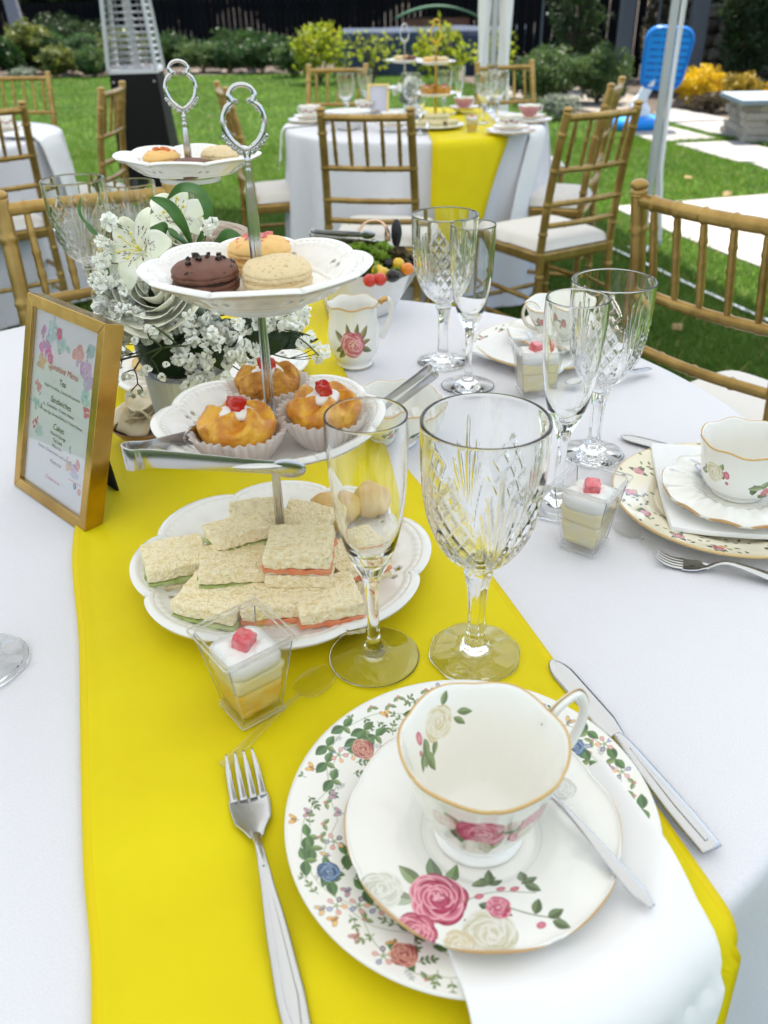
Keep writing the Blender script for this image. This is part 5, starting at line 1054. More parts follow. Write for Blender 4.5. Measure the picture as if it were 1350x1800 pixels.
# ---------------------------------------------------------------- tongs
def ribbon(P, wv, th, m_, name, parent): 
    P = np.array(P, float); n = len(P); tg = np.gradient(P, axis=0); tg /= np.linalg.norm(tg, axis=1)[:, None]; wv = np.array(wv, float) if np.ndim(wv) == 2 else np.tile(wv, (n, 1)); nrm = np.cross(tg, wv); nrm /= np.linalg.norm(nrm, axis=1)[:, None] + 1e-9
    V = np.vstack([P - wv / 2 - nrm * th / 2, P + wv / 2 - nrm * th / 2, P + wv / 2 + nrm * th / 2, P - wv / 2 + nrm * th / 2]); F_ = []
    for k in range(4):
        a, b = k * n, ((k + 1) % 4) * n
        for i in range(n - 1): F_.append((a + i, b + i, b + i + 1, a + i + 1))
    return obj(name, (V, F_), m_, parent, smooth=True, bevel=.0003)
def tongs(label, A, B, Cc, wid, org, spoonr=.011, up=(0, 0, 1), group='steel serving tongs'):
    """A open end, B bend, Cc other open end"""
    t = thing('tongs', label, 'tongs', org, group=group); O = Vector(org); A, B, Cc = [np.array(Vector(q) - O) for q in (A, B, Cc)]
    d1 = (A - B) / np.linalg.norm(A - B); d2 = (Cc - B) / np.linalg.norm(Cc - B); bis = (d1 + d2) / np.linalg.norm(d1 + d2); side = d2 - d1; side /= np.linalg.norm(side)
    e_ = side; P = [A, A * .5 + (B + bis * .02 - e_ * .009) * .5, B + bis * .020 - e_ * .009, B + bis * .006 - e_ * .0085, B + bis * .0005 - e_ * .005, B - bis * .001, B + bis * .0005 + e_ * .005, B + bis * .006 + e_ * .0085, B + bis * .020 + e_ * .009, Cc * .5 + (B + bis * .02 + e_ * .009) * .5, Cc]; Pp = spline(P, 90)
    up = np.array(up, float) / np.linalg.norm(up); tt = np.abs(np.linspace(-1, 1, 90)); ribbon(Pp, up[None, :] * (wid * (1 - .45 * tt ** 1.5))[:, None], .0012, steel, 'spring_arm', t)
    for E, d in ((A, d1), (Cc, d2)):
        e = obj('claw', rough(ball(1, 18, 10, (0, 0, 0), (spoonr * 1.2, .0022, spoonr * .75)), .0004, 100), steel, t, tuple(E + d * spoonr * .6), (0, -math.atan2(d[2], math.hypot(d[0], d[1])), math.atan2(d[1], d[0])))
    return t
zz = .145 + .040 + RUN
tongs('steel tongs lying across the middle tier in front of the mini cakes', at(332, 768, zz - .002), at(220, 803, zz + .004), at(492, 822, zz - .006), .0215, at(400, 810, zz), .012)
# ---------------------------------------------------------------- pudding cups
lemon = mat('lemon_sponge', (.86, .46, .03), .6, var=(60, (.86, .66, .20), 5), bump=[('noise', 160, .6, .002)]); pale = mat('pale_sponge', (.88, .76, .38), .6, var=(60, (.84, .78, .55), 5), bump=[('noise', 160, .6, .002)])
jel = mat('pink_strawberry_cube', (.66, .06, .10), .25, coat=.6, var=(120, (.74, .25, .25), 4), bump=[('noise', 150, .4, .001)])
def sq_ring(a, z, r=.12, n=6):
    P = []
    for (sx, sy, a0) in ((1, 1, 0), (-1, 1, 90), (-1, -1, 180), (1, -1, 270)):
        for i in range(n + 1): q = math.radians(a0 + 90 * i / n); P.append((sx * a * (1 - r) + a * r * math.cos(q), sy * a * (1 - r) + a * r * math.sin(q), z))
    return P
def sqloft(prof, cap0=True, cap1=True, r=.12):
    V = []; n = 28
    for (a, z) in prof: V += sq_ring(a, z, r)
    F_ = gridf(len(prof), n, closev=True, flip=True)
    if cap0: F_.append(tuple(range(n))[::-1])
    if cap1: F_.append(tuple(range((len(prof) - 1) * n, len(prof) * n)))
    return np.array(V), F_
def pudding(label, p, rz, sp, s=1., H=.075, a1=.0290, a0=.018, jam=jel, wh=whip):
    t = thing('pudding_cup', label, 'dessert cup', p, rz, 'square clear pudding cups'); t.scale = (s, s, s); w = .0011
    obj('clear_cup', sqloft([(a0 + .002, 0), (a0 + .0022, .004), (a0, .006), (a1 - .001, H - .004), (a1 + .0035, H - .003), (a1 + .0035, H), (a1 - .001, H), (a0 - w, .0085), (a0 - w - .002, .0075)], True, True, .10), plast, t, smooth=False)
    rg = [sq_ring(a1 + .003, H, .10), sq_ring(a1 - .0012, H - .001, .10), sq_ring(a0 + .0024, .003, .10)]
    obj('moulded_edge', J(*[tube(q_ + q_[:1], .0007, 6, cap=False) for q_ in rg], *[tube([(sx * (a0 + .0), sy * (a0 + .0), .006), (sx * (a1 - .001), sy * (a1 - .001), H - .004)], .0006, 6) for sx in (-1, 1) for sy in (-1, 1)]), mat('clear_moulded_edge', (.95, .95, .95), .08, trans=.8, ior=1.3), t)
    k = lambda z: a0 + (a1 - a0) * (z - .006) / (H - .01) - w - .0007
    obj('sponge', rough(sqloft([(k(.009), .009)] + [(k(z), z) for z in np.linspace(.014, .034, 5)] + [(k(.036) * .9, .036)], True, True, .15), .0008, 200), sp, t)
    obj('cake_crumb', rough(sqloft([(k(.0365) * .97, .0365)] + [(k(z) * (.97 + .02 * (i % 2)), z) for i, z in enumerate(np.linspace(.040, .052, 5))] + [(k(.054) * .8, .0545)], True, True, .2), .0022, 150, 4), pale, t)
    obj('cream', J(rough(sqloft([(k(.053) * .98, .053), (k(.058) * .98, .059), (k(.062) * .92, .0645), (.008, .0685)], True, True, .5), .0012, 160, 2), *[rough(ball(1, 14, 10, (x, y, .0635), (.011, .010, .0062)), .002, 150, x * 999) for x, y in ((-.013, -.009), (.011, -.010), (.010, .011), (-.011, .010))]), wh, t)
    obj('strawberry_cube', rough(slab(.0165, .0155, .012, 5, .0012, 8), .0006, 120), jam, t, (.001, 0, .0725), (.15, .1, .5)); return t
q = on(444, 1243, RUN); pudding('pudding cup in front on the yellow runner, pink cube on cream', q, math.radians(38), lemon, 1.0, .080)
q = on(1026, 957, TOP); pudding('pudding cup on the white cloth left of the right plate', q, math.radians(-36), pale, 1.0, .079)
q = on(935, 690, TOP); pudding('distant pudding cup between the two tall flutes', q, .1, pale, .98)
# ---------------------------------------------------------------- menu frame
FBL, FBR = on(24, 852, TOP), on(148, 940, TOP); fd = (FBR - FBL); FWd = fd.length; ang = math.atan2(fd.y, fd.x)
FH, FT, FB = .236, .0135, .022
t = thing('picture_frame', 'leaning gold picture frame with a printed floral tea menu', 'picture frame', FBL, rot=(0, 0, 0))
from mathutils import Euler
t.rotation_euler = (Matrix.Rotation(ang, 3, 'Z') @ Matrix.Rotation(math.radians(-19), 3, 'X')).to_euler()
def fbar(x0, x1, z0, z1, mit):  # bar with mitred ends given as 4 corner pts in x,z
    P = mit; V = [(x, 0, z) for x, z in P] + [(x, FB, z) for x, z in P]; n = 4; return np.array(V), [(0, 1, 2, 3), (7, 6, 5, 4)] + [(4 + i, 4 + (i + 1) % 4, (i + 1) % 4, i) for i in range(4)]
w, h, b = FWd, FH, FT
for mit in (((0, 0), (w, 0), (w - b, b), (b, b)), ((w, 0), (w, h), (w - b, h - b), (w - b, b)), ((w, h), (0, h), (b, h - b), (w - b, h - b)), ((0, h), (0, 0), (b, b), (b, h - b))): obj('frame_bar', fbar(0, 0, 0, 0, mit), goldm, t, smooth=False, bevel=.0006)
mc = Canvas(460, 660, (.80, .80, .83)); rd = random.Random(5)
def wash(x, y, r, c, n=10):
    for _ in range(n): mc.ell(x + rd.gauss(0, r * .5), y + rd.gauss(0, r * .5), r * rd.uniform(.25, .6), r * rd.uniform(.2, .5), rd.random() * 3, tuple(min(1, k * rd.uniform(.85, 1.1)) for k in c), .35)
for (x, y, r, c) in ((60, 560, 42, (.62, .30, .55)), (120, 610, 40, (.50, .68, .66)), (190, 590, 45, (.52, .68, .62)), (45, 480, 40, (.78, .45, .33)), (110, 510, 26, (.72, .10, .30)), (170, 620, 24, (.72, .08, .25)), (330, 570, 40, (.76, .38, .33)), (390, 520, 50, (.60, .48, .68)), (420, 600, 34, (.42, .55, .55)), (410, 430, 38, (.50, .66, .64)), (428, 370, 24, (.72, .12, .22)), (30, 380, 22, (.72, .25, .35)), (30, 300, 26, (.42, .58, .6)), (40, 220, 24, (.72, .10, .2)), (70, 200, 28, (.5, .66, .66)), (370, 120, 34, (.60, .55, .68)), (400, 150, 22, (.70, .12, .14)), (340, 130, 24, (.75, .5, .4))): wash(x, y, r, c, 14)
for _ in range(26): x, y = rd.choice([(130, 600), (180, 570), (400, 590), (60, 590), (405, 430), (380, 170), (45, 320)]); mc.leaf(x + rd.gauss(0, 30), y + rd.gauss(0, 26), 24, 7, rd.random() * 6, (.30, .42, .38), op=.7)
mc.rose(110, 510, 24, (.74, .12, .32), (.5, .05, .2), (.82, .45, .55), 2); mc.rose(385, 525, 34, (.60, .40, .62), (.45, .25, .5), (.78, .68, .78), 3); mc.rose(330, 575, 24, (.78, .40, .36), (.62, .2, .16), (.85, .65, .6), 4); mc.rose(400, 150, 18, (.72, .15, .16), (.5, .05, .08), (.8, .5, .5), 5)
mc.ell(392, 62, 13, 13, 0, (.03, .09, .30)); mc.ell(430, 50, 13, 13, 0, (.62, .16, .14)); mc.ell(430, 50, 7.5, 7.5, 0, (.8, .78, .8)); mc.ell(430, 50, 5, 5, 0, (.62, .16, .14))
for i in range(120): mc.a[76:80, 340 + i % 100, :3] = (.7, .35, .4)
cardm = mat('printed_menu_card', (.8, .8, .83), .5, img=mc.image('menu_print'))
cw, ch = w - 2 * b, h - 2 * b; V = np.array([(b, .0065, b), (w - b, .0065, b), (w - b, .0065, h - b), (b, .0065, h - b)]); uv = np.array([(-.06, -.06), (1.06, -.06), (1.06, 1.04), (-.06, 1.04)])
cd = obj('menu_card', (V, [(0, 1, 2, 3)]), cardm, t, smooth=False, uv=uv); cardm.node_tree.nodes['Image Texture'].extension = 'EXTEND' if 'Image Texture' in cardm.node_tree.nodes else 'EXTEND'
def text(s, x, z, size, m_, parent, y=.0058, name='lettering'):
    c = bpy.data.curves.new(name, 'FONT'); c.body = s; c.size = size; c.align_x = 'CENTER'; c.align_y = 'CENTER'; c.materials.append(m_); c.shear = .2; o = bpy.data.objects.new(name, c); COL.objects.link(o); bpy.context.view_layer.update(); me = bpy.data.meshes.new_from_object(o); bpy.data.objects.remove(o); o = bpy.data.objects.new(name, me); COL.objects.link(o); o.parent = parent; o.location = (x, y, z); o.rotation_euler = (PI / 2, 0, 0); return o
ink = mat('black_ink', (.03, .03, .04), .7); pinkink = mat('pink_ink', (.62, .06, .16), .7); W_ = w / 2
for s_, z, sz, mm in (('Sunshine Menu', .164, .0105, pinkink), ('Tea', .150, .010, ink), ('English breakfast, Chamomile, Jasmine', .1405, .0052, ink), ('Sandwiches', .127, .010, ink), ('Cucumber / Cream cheese', .1185, .0056, ink), ('Free range Egg / Smoked Salmon / Cream Cheese', .1105, .0050, ink), ('Cakes', .097, .010, ink), ('Victoria Sponge', .0885, .0056, ink), ('Tea Loafs', .0815, .0056, ink), ('Macarons', .0745, .0056, ink), ('Scones, Clotted cream and Lemon Curd', .0665, .0052, ink), ('Mixed tarts', .0555, .0056, ink)): text(s_, W_, z, sz, mm, cd)
text('Contact us at', W_ - .004, .034, .006, pinkink, cd); text('f', b + .814 * (w - 2 * b), b + .14 * (h - 2 * b), .0075, mat('white_ink', (.8, .8, .8), .6), cd, .0056)
obj('back_panel', box(w - .004, .003, h - .004, (w / 2, FB - .003, h / 2)), mat('black_velvet', (.01, .01, .01), .9), t, smooth=False)
obj('frame_glass', box(cw - .0004, .0008, ch - .0004, (w / 2, .0045, h / 2)), glass, t, smooth=False)
obj('easel_strut', box(.022, .003, .12, (0, 0, .06)), mat('black_velvet'), t, (w * .62, FB + .05, .026), (math.radians(24), 0, 0), smooth=False)
# ---------------------------------------------------------------- milk jug, sugar bowl, salad bowl
q = on(624, 640, TOP); t = thing('milk_jug', 'small white jug with one large pink rose and gold handle tip', 'jug', q)
JP = [(.028, 0), (.029, .003), (.027, .008), (.036, .022), (.041, .042), (.040, .062), (.037, .080), (.037, .092), (.040, .102)]
obj('body', cup_mesh(JP, m_mug, lobes=6, la=.03, wav=.0018), None, t); P = [(.038, 0, .092), (.050, 0, .102), (.060, 0, .098), (.0615, 0, .078), (.053, 0, .056), (.045, 0, .040)]; hh_ = obj('handle', tube(spline(P, 36), .0042, 12), china, t, rot=(0, 0, math.radians(12))); obj('gold_tip', tube(spline(P, 36)[3:11], .0046, 12), goldr, hh_); obj('foot_gilt', lathe([(.0282, .001), (.0296, .002), (.0282, .0035)], 48), goldr, t)
q = on(692, 775, TOP); t = thing('sugar_bowl', 'wide white bowl of sugar cubes with small roses, behind the front flute', 'sugar bowl', q)
obj('body', cup_mesh([(.030, 0), (.031, .003), (.030, .006), (.044, .018), (.055, .036), (.060, .052), (.063, .060)], m_cupsmall, lobes=10, la=.03), None, t)
sug = mat('sugar_cube', (.84, .83, .80), .8, bump=[('noise', 260, .6, .001)]); sm_ = mesh('sugar_cube', slab(.015, .015, .013, 4, .0005, 4), sug)
for i, (x, y, z, r) in enumerate(((-.02, -.012, .022, .2), (.0, -.02, .022, .8), (.022, -.008, .024, 1.2), (-.012, .012, .022, .5), (.012, .014, .022, 2), (-.004, -.004, .036, .3), (.016, -.018, .036, 1), (.028, .01, .034, .6))): o = obj('sugar_cube', sm_, None, None, (q.x + x, q.y + y, q.z + z), (.1 * i, .15, r)); tag(o, 'white sugar cube in the rose printed sugar bowl', 'sugar cube', 'sugar cubes in the sugar bowl')
B_, E_2 = at(763, 650, .095), at(676, 716, .055); dr = (E_2 - B_).normalized(); vw = (B_ - Vector((0, 0, CAMZ))).normalized(); n1 = dr.cross(vw).normalized(); wv_ = (n1 * .72 + vw * .55).normalized(); s_2 = dr.cross(wv_).normalized()
tongs('small steel sugar tongs resting in the sugar bowl, bend up to the right', E_2 + s_2 * .011, B_, E_2 - s_2 * .011, .0165, (B_ + E_2) / 2, .007, up=tuple(wv_))
q = on(640, 512, TOP); q = Vector((-.028, 1.53, T + TOP))
def bowlf(u, v):
    pass
t = thing('salad_bowl', 'white wavy salad bowl behind the milk jug', 'bowl', q)
def bfun(r, z, th, i): f = np.clip(z / .085, 0, 1); return r * (1 + .07 * f * np.cos(4 * th + .6)), z + .009 * f ** 2 * np.cos(4 * th + .6) + .002 * f * np.cos(16 * th)
obj('body', lathe([(.0005, .002), (.048, .002), (.050, 0), (.052, .002), (.064, .018), (.085, .052), (.104, .085), (.1065, .0865), (.101, .083), (.082, .052), (.060, .020), (.045, .008), (.0005, .007)], 96, bfun), porc, t)
lw = translucent('salad_leaf', (.16, .30, .03), .35, .45, var=(30, (.30, .42, .06), 4)); lr = translucent('red_salad_leaf', (.07, .03, .03), .25, .45, var=(30, (.14, .16, .04), 4)); rd = random.Random(11)
def leafp(seed, w=.03, L=.05):
    def f(u, v): y = (v - .5) * w * math.sin(PI * min(1, u * .92 + .06)) ** .7 * (1 + .2 * math.sin(u * 30)); return (u * L - L / 2, y, .012 * nz((u * 2, v * 2, seed), 1.5, seed) + .008 * abs(v - .5) * 2 + .01 * math.sin(u * 3))
    return sheet(f, 14, 9)
lm = [mesh('salad_leaf', leafp(k), lw) for k in range(3)] + [mesh('salad_leaf', leafp(9), lr)]
sa = thing('mixed_salad', 'green and red leaf salad filling the wavy white bowl', 'salad', q)
for i in range(58):
    a, r = rd.uniform(0, 6.28), .072 * math.sqrt(rd.random()); k = rd.choice((0, 0, 1, 2, 3)); o = obj('salad_leaf', lm[k], None, sa, (r * math.cos(a), r * math.sin(a), .078 + .022 * (1 - r / .09) + rd.uniform(-.008, .010)), (rd.uniform(-.9, .9), rd.uniform(-.9, .9), a + rd.uniform(-1, 1)))
obj('leaf_bed', ball(1, 24, 10, (0, 0, .058), (.068, .068, .026)), mat('salad_bed', (.03, .06, .012), .7), sa)
to = mat('cherry_tomato_orange', (.75, .22, .01), .2, coat=.4); ty = mat('cherry_tomato_yellow', (.72, .46, .02), .2, coat=.4); trd = mat('cherry_tomato_red', (.60, .03, .01), .2, coat=.4); ol = mat('black_olive', (.012, .01, .012), .2)
for i, (px, py, mm, lb) in enumerate(((661, 459, to, 'orange cherry tomato, leftmost in the salad'), (664, 476, ty, 'yellow cherry tomato under the orange one'), (674, 481, ty, 'yellow cherry tomato beside the dark olive'), (700, 464, ty, 'yellow cherry tomato right of the dark olive'), (716, 473, to, 'orange cherry tomato near the right bowl rim'), (696, 446, trd, 'red cherry tomato towards the back of the salad'), (668, 491, trd, 'red cherry tomato by the front bowl rim'), (650, 493, trd, 'red cherry tomato half under the top tier plate'), (683, 464, ol, 'black olive between the tomatoes'), (728, 456, ol, 'black olive at the right rim of the bowl'), (690, 484, ol, 'black olive at the front of the salad'))):
    p = at(px, py, .094); o = obj('cherry_tomato' if mm is not ol else 'olive', ball(.0118 if mm is not ol else .011, 18, 12, sc=(1, 1, .94)), mm, None, p); tag(o, lb, 'tomato' if mm is not ol else 'olive')
tongs('large steel serving tongs lying on the salad, black tipped', at(640, 412, .125), at(546, 414, .125), at(660, 428, .115), .018, at(610, 412, .125), .012)
t = thing('serving_claw', 'curved open steel salad claw above the salad', 'tongs', at(655, 405, .13)); obj('loop', tube(spline([(-.030, .0, -.004), (-.012, .006, .014), (.012, .006, .016), (.026, 0, .004), (.028, -.004, -.020)], 30), .0034, 8, flat=(1.6, .5)), mat('copper_tinted_steel', (.62, .40, .26), .15, metal=1), t); obj('black_tip', rough(ball(1, 16, 10, (.045, 0, -.006), (.010, .008, .027)), .002, 60), mat('black_nylon', (.02, .02, .025), .4), t)
# ---------------------------------------------------------------- flower arrangement
def atY(px, py, Y):
    d = FWD + RT * ((px - 675) / F) + DN * ((py - 900) / F); return Vector((0, 0, CAMZ)) + d * (Y / d.y)
VX, VY = -.245, .985
arr = thing('flower_arrangement', 'white roses, lilies and baby breath in a ribbed white vase', 'flowers', (VX, VY, T + RUN)); A0 = Vector((VX, VY, T + RUN))
frost = mat('frosted_white_glass', (.84, .86, .85), .35, trans=.2, ior=1.3, bump=[('noise', 40, .1, .002)])
obj('vase', lathe([(.0005, 0), (.036, 0), (.040, .003), (.046, .05), (.050, .105), (.0515, .108), (.048, .107), (.044, .06), (.036, .01), (.0005, .008)], 120, lambda r, z, th, i: (r * (1 + .018 * np.cos(40 * th)) * (1 + .05 * np.abs(np.cos(2 * th))), z)), frost, arr)
grm = translucent('lily_leaf', (.075, .19, .045), .25, .32, var=(40, (.10, .25, .06), 3), spec=.5, bump=[('brush', 20, .3, .001)]); stemm = mat('thin_stem', (.05, .075, .025), .6)
petw = translucent('white_petal', (.93, .93, .86), .1, .6, var=(26, (.84, .88, .66), 3)); petc = translucent('cream_rose_petal', (.97, .96, .86), .06, .6, var=(20, (.96, .95, .80), 3)); petp = translucent('blush_petal', (.82, .70, .62), .35, .55, var=(20, (.84, .78, .70), 3)); bbm = translucent('tiny_white_petal', (.95, .96, .90), .0, .8)
def rose_flower(name, c, R, facing, m_, npet=26, seed=0):
    r = random.Random(seed); q = Vector(facing).normalized().to_track_quat('Z', 'Y'); h = obj(name, lathe([(.0005, -.5 * R), (.25 * R, -.45 * R), (.3 * R, -.2 * R), (.0005, 0)], 16), stemm, arr, Vector(c) - A0); h.rotation_euler = q.to_euler()
    for k in range(npet):
        t = k / (npet - 1); rr = R * (.10 + .88 * t ** .8); a = k * 2.39996 + r.uniform(-.2, .2); op = .10 + 1.05 * t ** 1.3; hh = R * (1.0 - .12 * t); wd = 1.25 + .5 * (1 - t)
        def pf(u, v, rr=rr, op=op, hh=hh, wd=wd, k=k):
            f = (v - .5) * 2; an = f * wd * (.55 + .45 * math.sin(PI * min(1, u + .25) * .75)); z = -.45 * R + hh * u * (1 - .14 * f * f) - .10 * R * t * max(0, u - .6) * 3; ro = rr * (.45 + .55 * math.sin(min(1, u * 1.25) * PI / 2)) * (1 - .10 * f * f * (1 - t)) + R * .20 * t * max(0, u - .70) * 3 * (1 + .5 * math.sin(f * 3 + k)); return (ro * math.cos(an), ro * math.sin(an) * 1.0, z + .03 * R * math.sin(an * 5 + k) * u)
        obj('petal', sheet(pf, 12, 12), m_, h, rot=(0, 0, a), solid=.0006)
    return h
rose_flower('cream_rose', atY(272, 512, .950), .055, (.02, -.82, .62), petc, 15, 2)
rose_flower('blush_rose', atY(395, 440, 1.0), .036, (.1, -.5, .85), petp, 22, 5); rose_flower('white_rose', atY(330, 425, 1.02), .032, (-.1, -.5, .85), petw, 20, 6)
sp = mat('petal_dark_streak', (.10, .03, .02), .6)
def lily(c, R, facing, seed, half=False):
    q = Vector(facing).normalized().to_track_quat('Z', 'Y'); h = obj('lily', lathe([(.0005, -.5 * R), (.10 * R, -.4 * R), (.14 * R, -.05 * R), (.0005, .02 * R)], 12), petw, arr, Vector(c) - A0); h.rotation_euler = q.to_euler(); r = random.Random(seed)
    yl = mat('yellow_throat', (.78, .68, .10), .6)
    for k in range(6):
        wide = k % 2 == 0
        def pf(u, v, wide=wide, k=k):
            f = (v - .5) * 2; w = R * (.36 if wide else .24) * math.sin(PI * min(1, (u * .90 + .07))) ** .75; x = R * u; z = R * (.30 * math.sin(u * PI * .75) - .1) + .10 * R * f * f * (1 - u) + .03 * R * math.sin(u * 8 + k); return (x, f * w, z)
        pt_ = obj('petal', sheet(pf, 16, 11), petw, h, rot=(0, 0, k * PI / 3 + .3 + r.uniform(-.08, .08)), solid=.0006)
        if not wide or half:
            st = []
            for i in range(16):
                u = r.uniform(.12, .52); f = r.uniform(-.75, .75) * (1 - .5 * u); a = np.array(pf(u, f / 2 + .5)) + (0, 0, .0006); b = np.array(pf(min(u + .05, 1), f / 2 + .5)) + (0, 0, .0006); st.append(tube([a, (a + b) / 2, b], [.00022, .0004, .0002], 5))
            stuff(obj('streaks', J(*st), sp, pt_)); 
    for k in range(5): a = k * 1.25; P = spline([(0, 0, 0), (.12 * R * math.cos(a), .12 * R * math.sin(a), .35 * R), (.30 * R * math.cos(a), .30 * R * math.sin(a), .55 * R)], 10); obj('stamen', J(tube(P, .0006, 5), ball(.0018, 8, 6, tuple(P[-1]))), yl, h)
lily(atY(250, 440, .93), .046, (-.42, -.80, .42), 3, True); lily(atY(312, 385, .99), .040, (.0, -.65, .75), 5)
def leaf_blade(pts, w, m_=grm, name='leaf', parent=arr, tw=0.0):
    P = spline([tuple(Vector(p) - A0) for p in pts], 26); tg = np.gradient(P, axis=0); V = []
    for i, p in enumerate(P):
        u = i / 25; t_ = tg[i] / np.linalg.norm(tg[i]); s = np.cross(t_, (math.sin(tw), -math.cos(tw), .25)); s /= np.linalg.norm(s); nn = np.cross(s, t_); ww = w * math.sin(PI * min(1, u * .95 + .04)) ** .8
        for j in range(9): f = (j - 4) / 4; V.append(p + s * ww * f + nn * .18 * ww * f * f)
    return obj(name, (np.array(V), gridf(26, 9)), m_, parent, solid=.0005)
b_ = atY(342, 440, .975)
leaf_blade([b_, atY(366, 385, .96), atY(352, 340, .965), atY(318, 330, .99), atY(292, 352, 1.0)], .0065, tw=.5)
leaf_blade([b_, atY(322, 395, .95), atY(298, 362, .955), atY(262, 346, .97)], .0075, tw=-.4); leaf_blade([atY(335, 432, .97), atY(300, 405, .955), atY(262, 402, .95)], .0085, tw=-1.2)
leaf_blade([atY(372, 436, .98), atY(400, 418, .98), atY(432, 425, .985)], .010, tw=1.2); leaf_blade([atY(190, 540, .95), atY(184, 500, .945), atY(190, 470, .95)], .007)
leaf_blade([atY(152, 395, .97), atY(140, 372, .975), atY(142, 345, .98)], .002); leaf_blade([atY(180, 420, .95), atY(160, 402, .96), atY(150, 388, .97)], .003)
for (x0, y0, x1, y1, w) in ((430, 590, 452, 640, .012), (440, 560, 520, 600, .012), (360, 600, 392, 650, .013), (450, 610, 560, 596, .007), (400, 560, 380, 620, .016), (330, 575, 365, 630, .014), (480, 570, 545, 612, .009), (420, 540, 470, 615, .014), (300, 560, 330, 610, .012), (500, 560, 470, 625, .012)):
    leaf_blade([atY(x0, y0, .96), atY((x0 + x1) / 2 + 6, (y0 + y1) / 2, .945), atY(x1, y1, .95)], w, mat('dark_filler_leaf', (.018, .045, .014), .4))
obj('greenery_core', rough(ball(1, 24, 16, (0, 0, .145), (.062, .042, .045)), .012, 22), mat('dark_filler_leaf'), arr)
bl_parts = []; r = random.Random(9)
for k in range(34):
    a, e = r.uniform(0, 6.28), math.asin(r.uniform(-.5, 1)); d = np.array((math.cos(a) * math.cos(e), math.sin(a) * math.cos(e), math.sin(e))); s1 = np.cross(d, (.3, .2, 1)); s1 /= np.linalg.norm(s1); s2 = np.cross(d, s1); L = r.uniform(.7, 1.05)
    V = [d * .25, d * .75 * L + s1 * .34, d * L + s2 * .16 + s1 * .15, d * L * .96 - s1 * .05 + s2 * .05, d * L - s1 * .24, d * .75 * L - s1 * .30 - s2 * .12]; bl_parts.append((np.array(V), [(0, 1, 2), (0, 2, 3), (0, 3, 4), (0, 4, 5)]))
BLM = mesh('blossom', J(*bl_parts), bbm, False)
bud = mesh('bud', J(ball(.5, 8, 6), *[ball(.28, 6, 5, (math.cos(a) * .3, math.sin(a) * .3, .35)) for a in (0, 1.5, 3, 4.6)]), translucent('closed_blossom', (.50, .54, .38), .3), True)
clusters = [(205, 500, 13, 20, 13), (225, 545, 14, 30, 14), (190, 575, 11, 16, 13), (235, 590, 14, 28, 10), (200, 610, 6, 18, 12), (355, 565, 10, 22, 12), (330, 600, 9, 26, 12), (378, 590, 11, 22, 10), (415, 570, 9, 24, 10), (430, 615, 10, 24, 12), (395, 625, 9, 22, 12), (350, 640, 9, 24, 12), (372, 672, 9, 20, 10), (335, 655, 9, 18, 12), (320, 625, 7, 14, 10), (470, 560, 8, 26, 8), (500, 575, 8, 24, 9), (530, 570, 6, 18, 8), (545, 600, 4, 16, 10), (565, 618, 3, 10, 8), (450, 640, 5, 18, 10), (390, 545, 8, 20, 6), (195, 390, 6, 9, 8), (185, 450, 8, 9, 18), (370, 400, 4, 8, 6), (180, 530, 6, 10, 14), (290, 590, 4, 14, 8), (312, 575, 5, 12, 8), (520, 545, 6, 18, 6), (250, 480, 3, 10, 6), (408, 500, 2, 10, 5), (176, 500, 7, 12, 14)]
stems = []; nb = 0
mouth = A0 + Vector((0, 0, .105))
for (px, py, n, sx, sy) in clusters:
    hub = atY(px + (340 - px) * .25, py + 12, .955 + .012 * r.random()) - A0; stems.append(tube(spline([tuple(mouth - A0), tuple((mouth - A0) * .4 + hub * .6 + Vector((0, 0, .015))), tuple(hub)], 10), .0009, 5))
    for k in range(n):
        if nb > 285: break
        p = atY(px + r.gauss(0, sx * .75), py + r.gauss(0, sy * .85), .925 + r.uniform(-.018, .022)) - A0; s_ = r.uniform(.0064, .0102); o = obj('blossom', BLM, None, arr, p, (r.uniform(-.8, .8) + .7, r.uniform(-.8, .8), r.uniform(0, 6))); o.scale = (s_,) * 3; nb += 1
        stems.append(tube([tuple(hub), tuple((hub + p) / 2 + Vector((0, .003, -.003))), tuple(p)], [.0006, .0005, .0004], 4))
# lower left open sprays on dark stems
J0 = (330, 608); tree = [((330, 608), (285, 612)), ((285, 612), (250, 625)), ((250, 625), (215, 632)), ((215, 632), (196, 630)), ((250, 625), (238, 600)), ((250, 625), (236, 650)), ((236, 650), (242, 675)), ((242, 675), (228, 690)), ((242, 675), (252, 690)), ((236, 650), (218, 656)), ((285, 612), (265, 630)), ((265, 630), (280, 658)), ((265, 630), (258, 645)), ((285, 612), (262, 594)), ((262, 594), (252, 575)), ((262, 594), (270, 585)), ((215, 632), (206, 655)), ((215, 632), (205, 640)), ((310, 605), (268, 572)), ((520, 590), (560, 625)), ((500, 580), (545, 590))]
for a, b in tree: stems.append(tube(spline([tuple(atY(*a, .90) - A0), tuple(atY((a[0] + b[0]) / 2 + 1.5, (a[1] + b[1]) / 2 - 1.5, .90) - A0), tuple(atY(*b, .90) - A0)], 6), [.0012 if a[0] in (330, 285, 250, 310) else .0008] * 6, 6))
for (px, py) in ((196, 628), (205, 656), (217, 665), (228, 692), (235, 696), (252, 693), (246, 690), (262, 578), (270, 582), (207, 642), (200, 672), (197, 676), (252, 655), (258, 648), (285, 663), (222, 662), (236, 598), (224, 618), (292, 640), (180 + 20, 640)):
    o = obj('blossom', bud if r.random() < .55 else BLM, None, arr, atY(px, py, .897) - A0, (r.uniform(0, 2), r.uniform(0, 2), 0)); o.scale = (r.uniform(.0046, .0068),) * 3
obj('stems', J(*stems), stemm, arr)['kind'] = 'stuff'
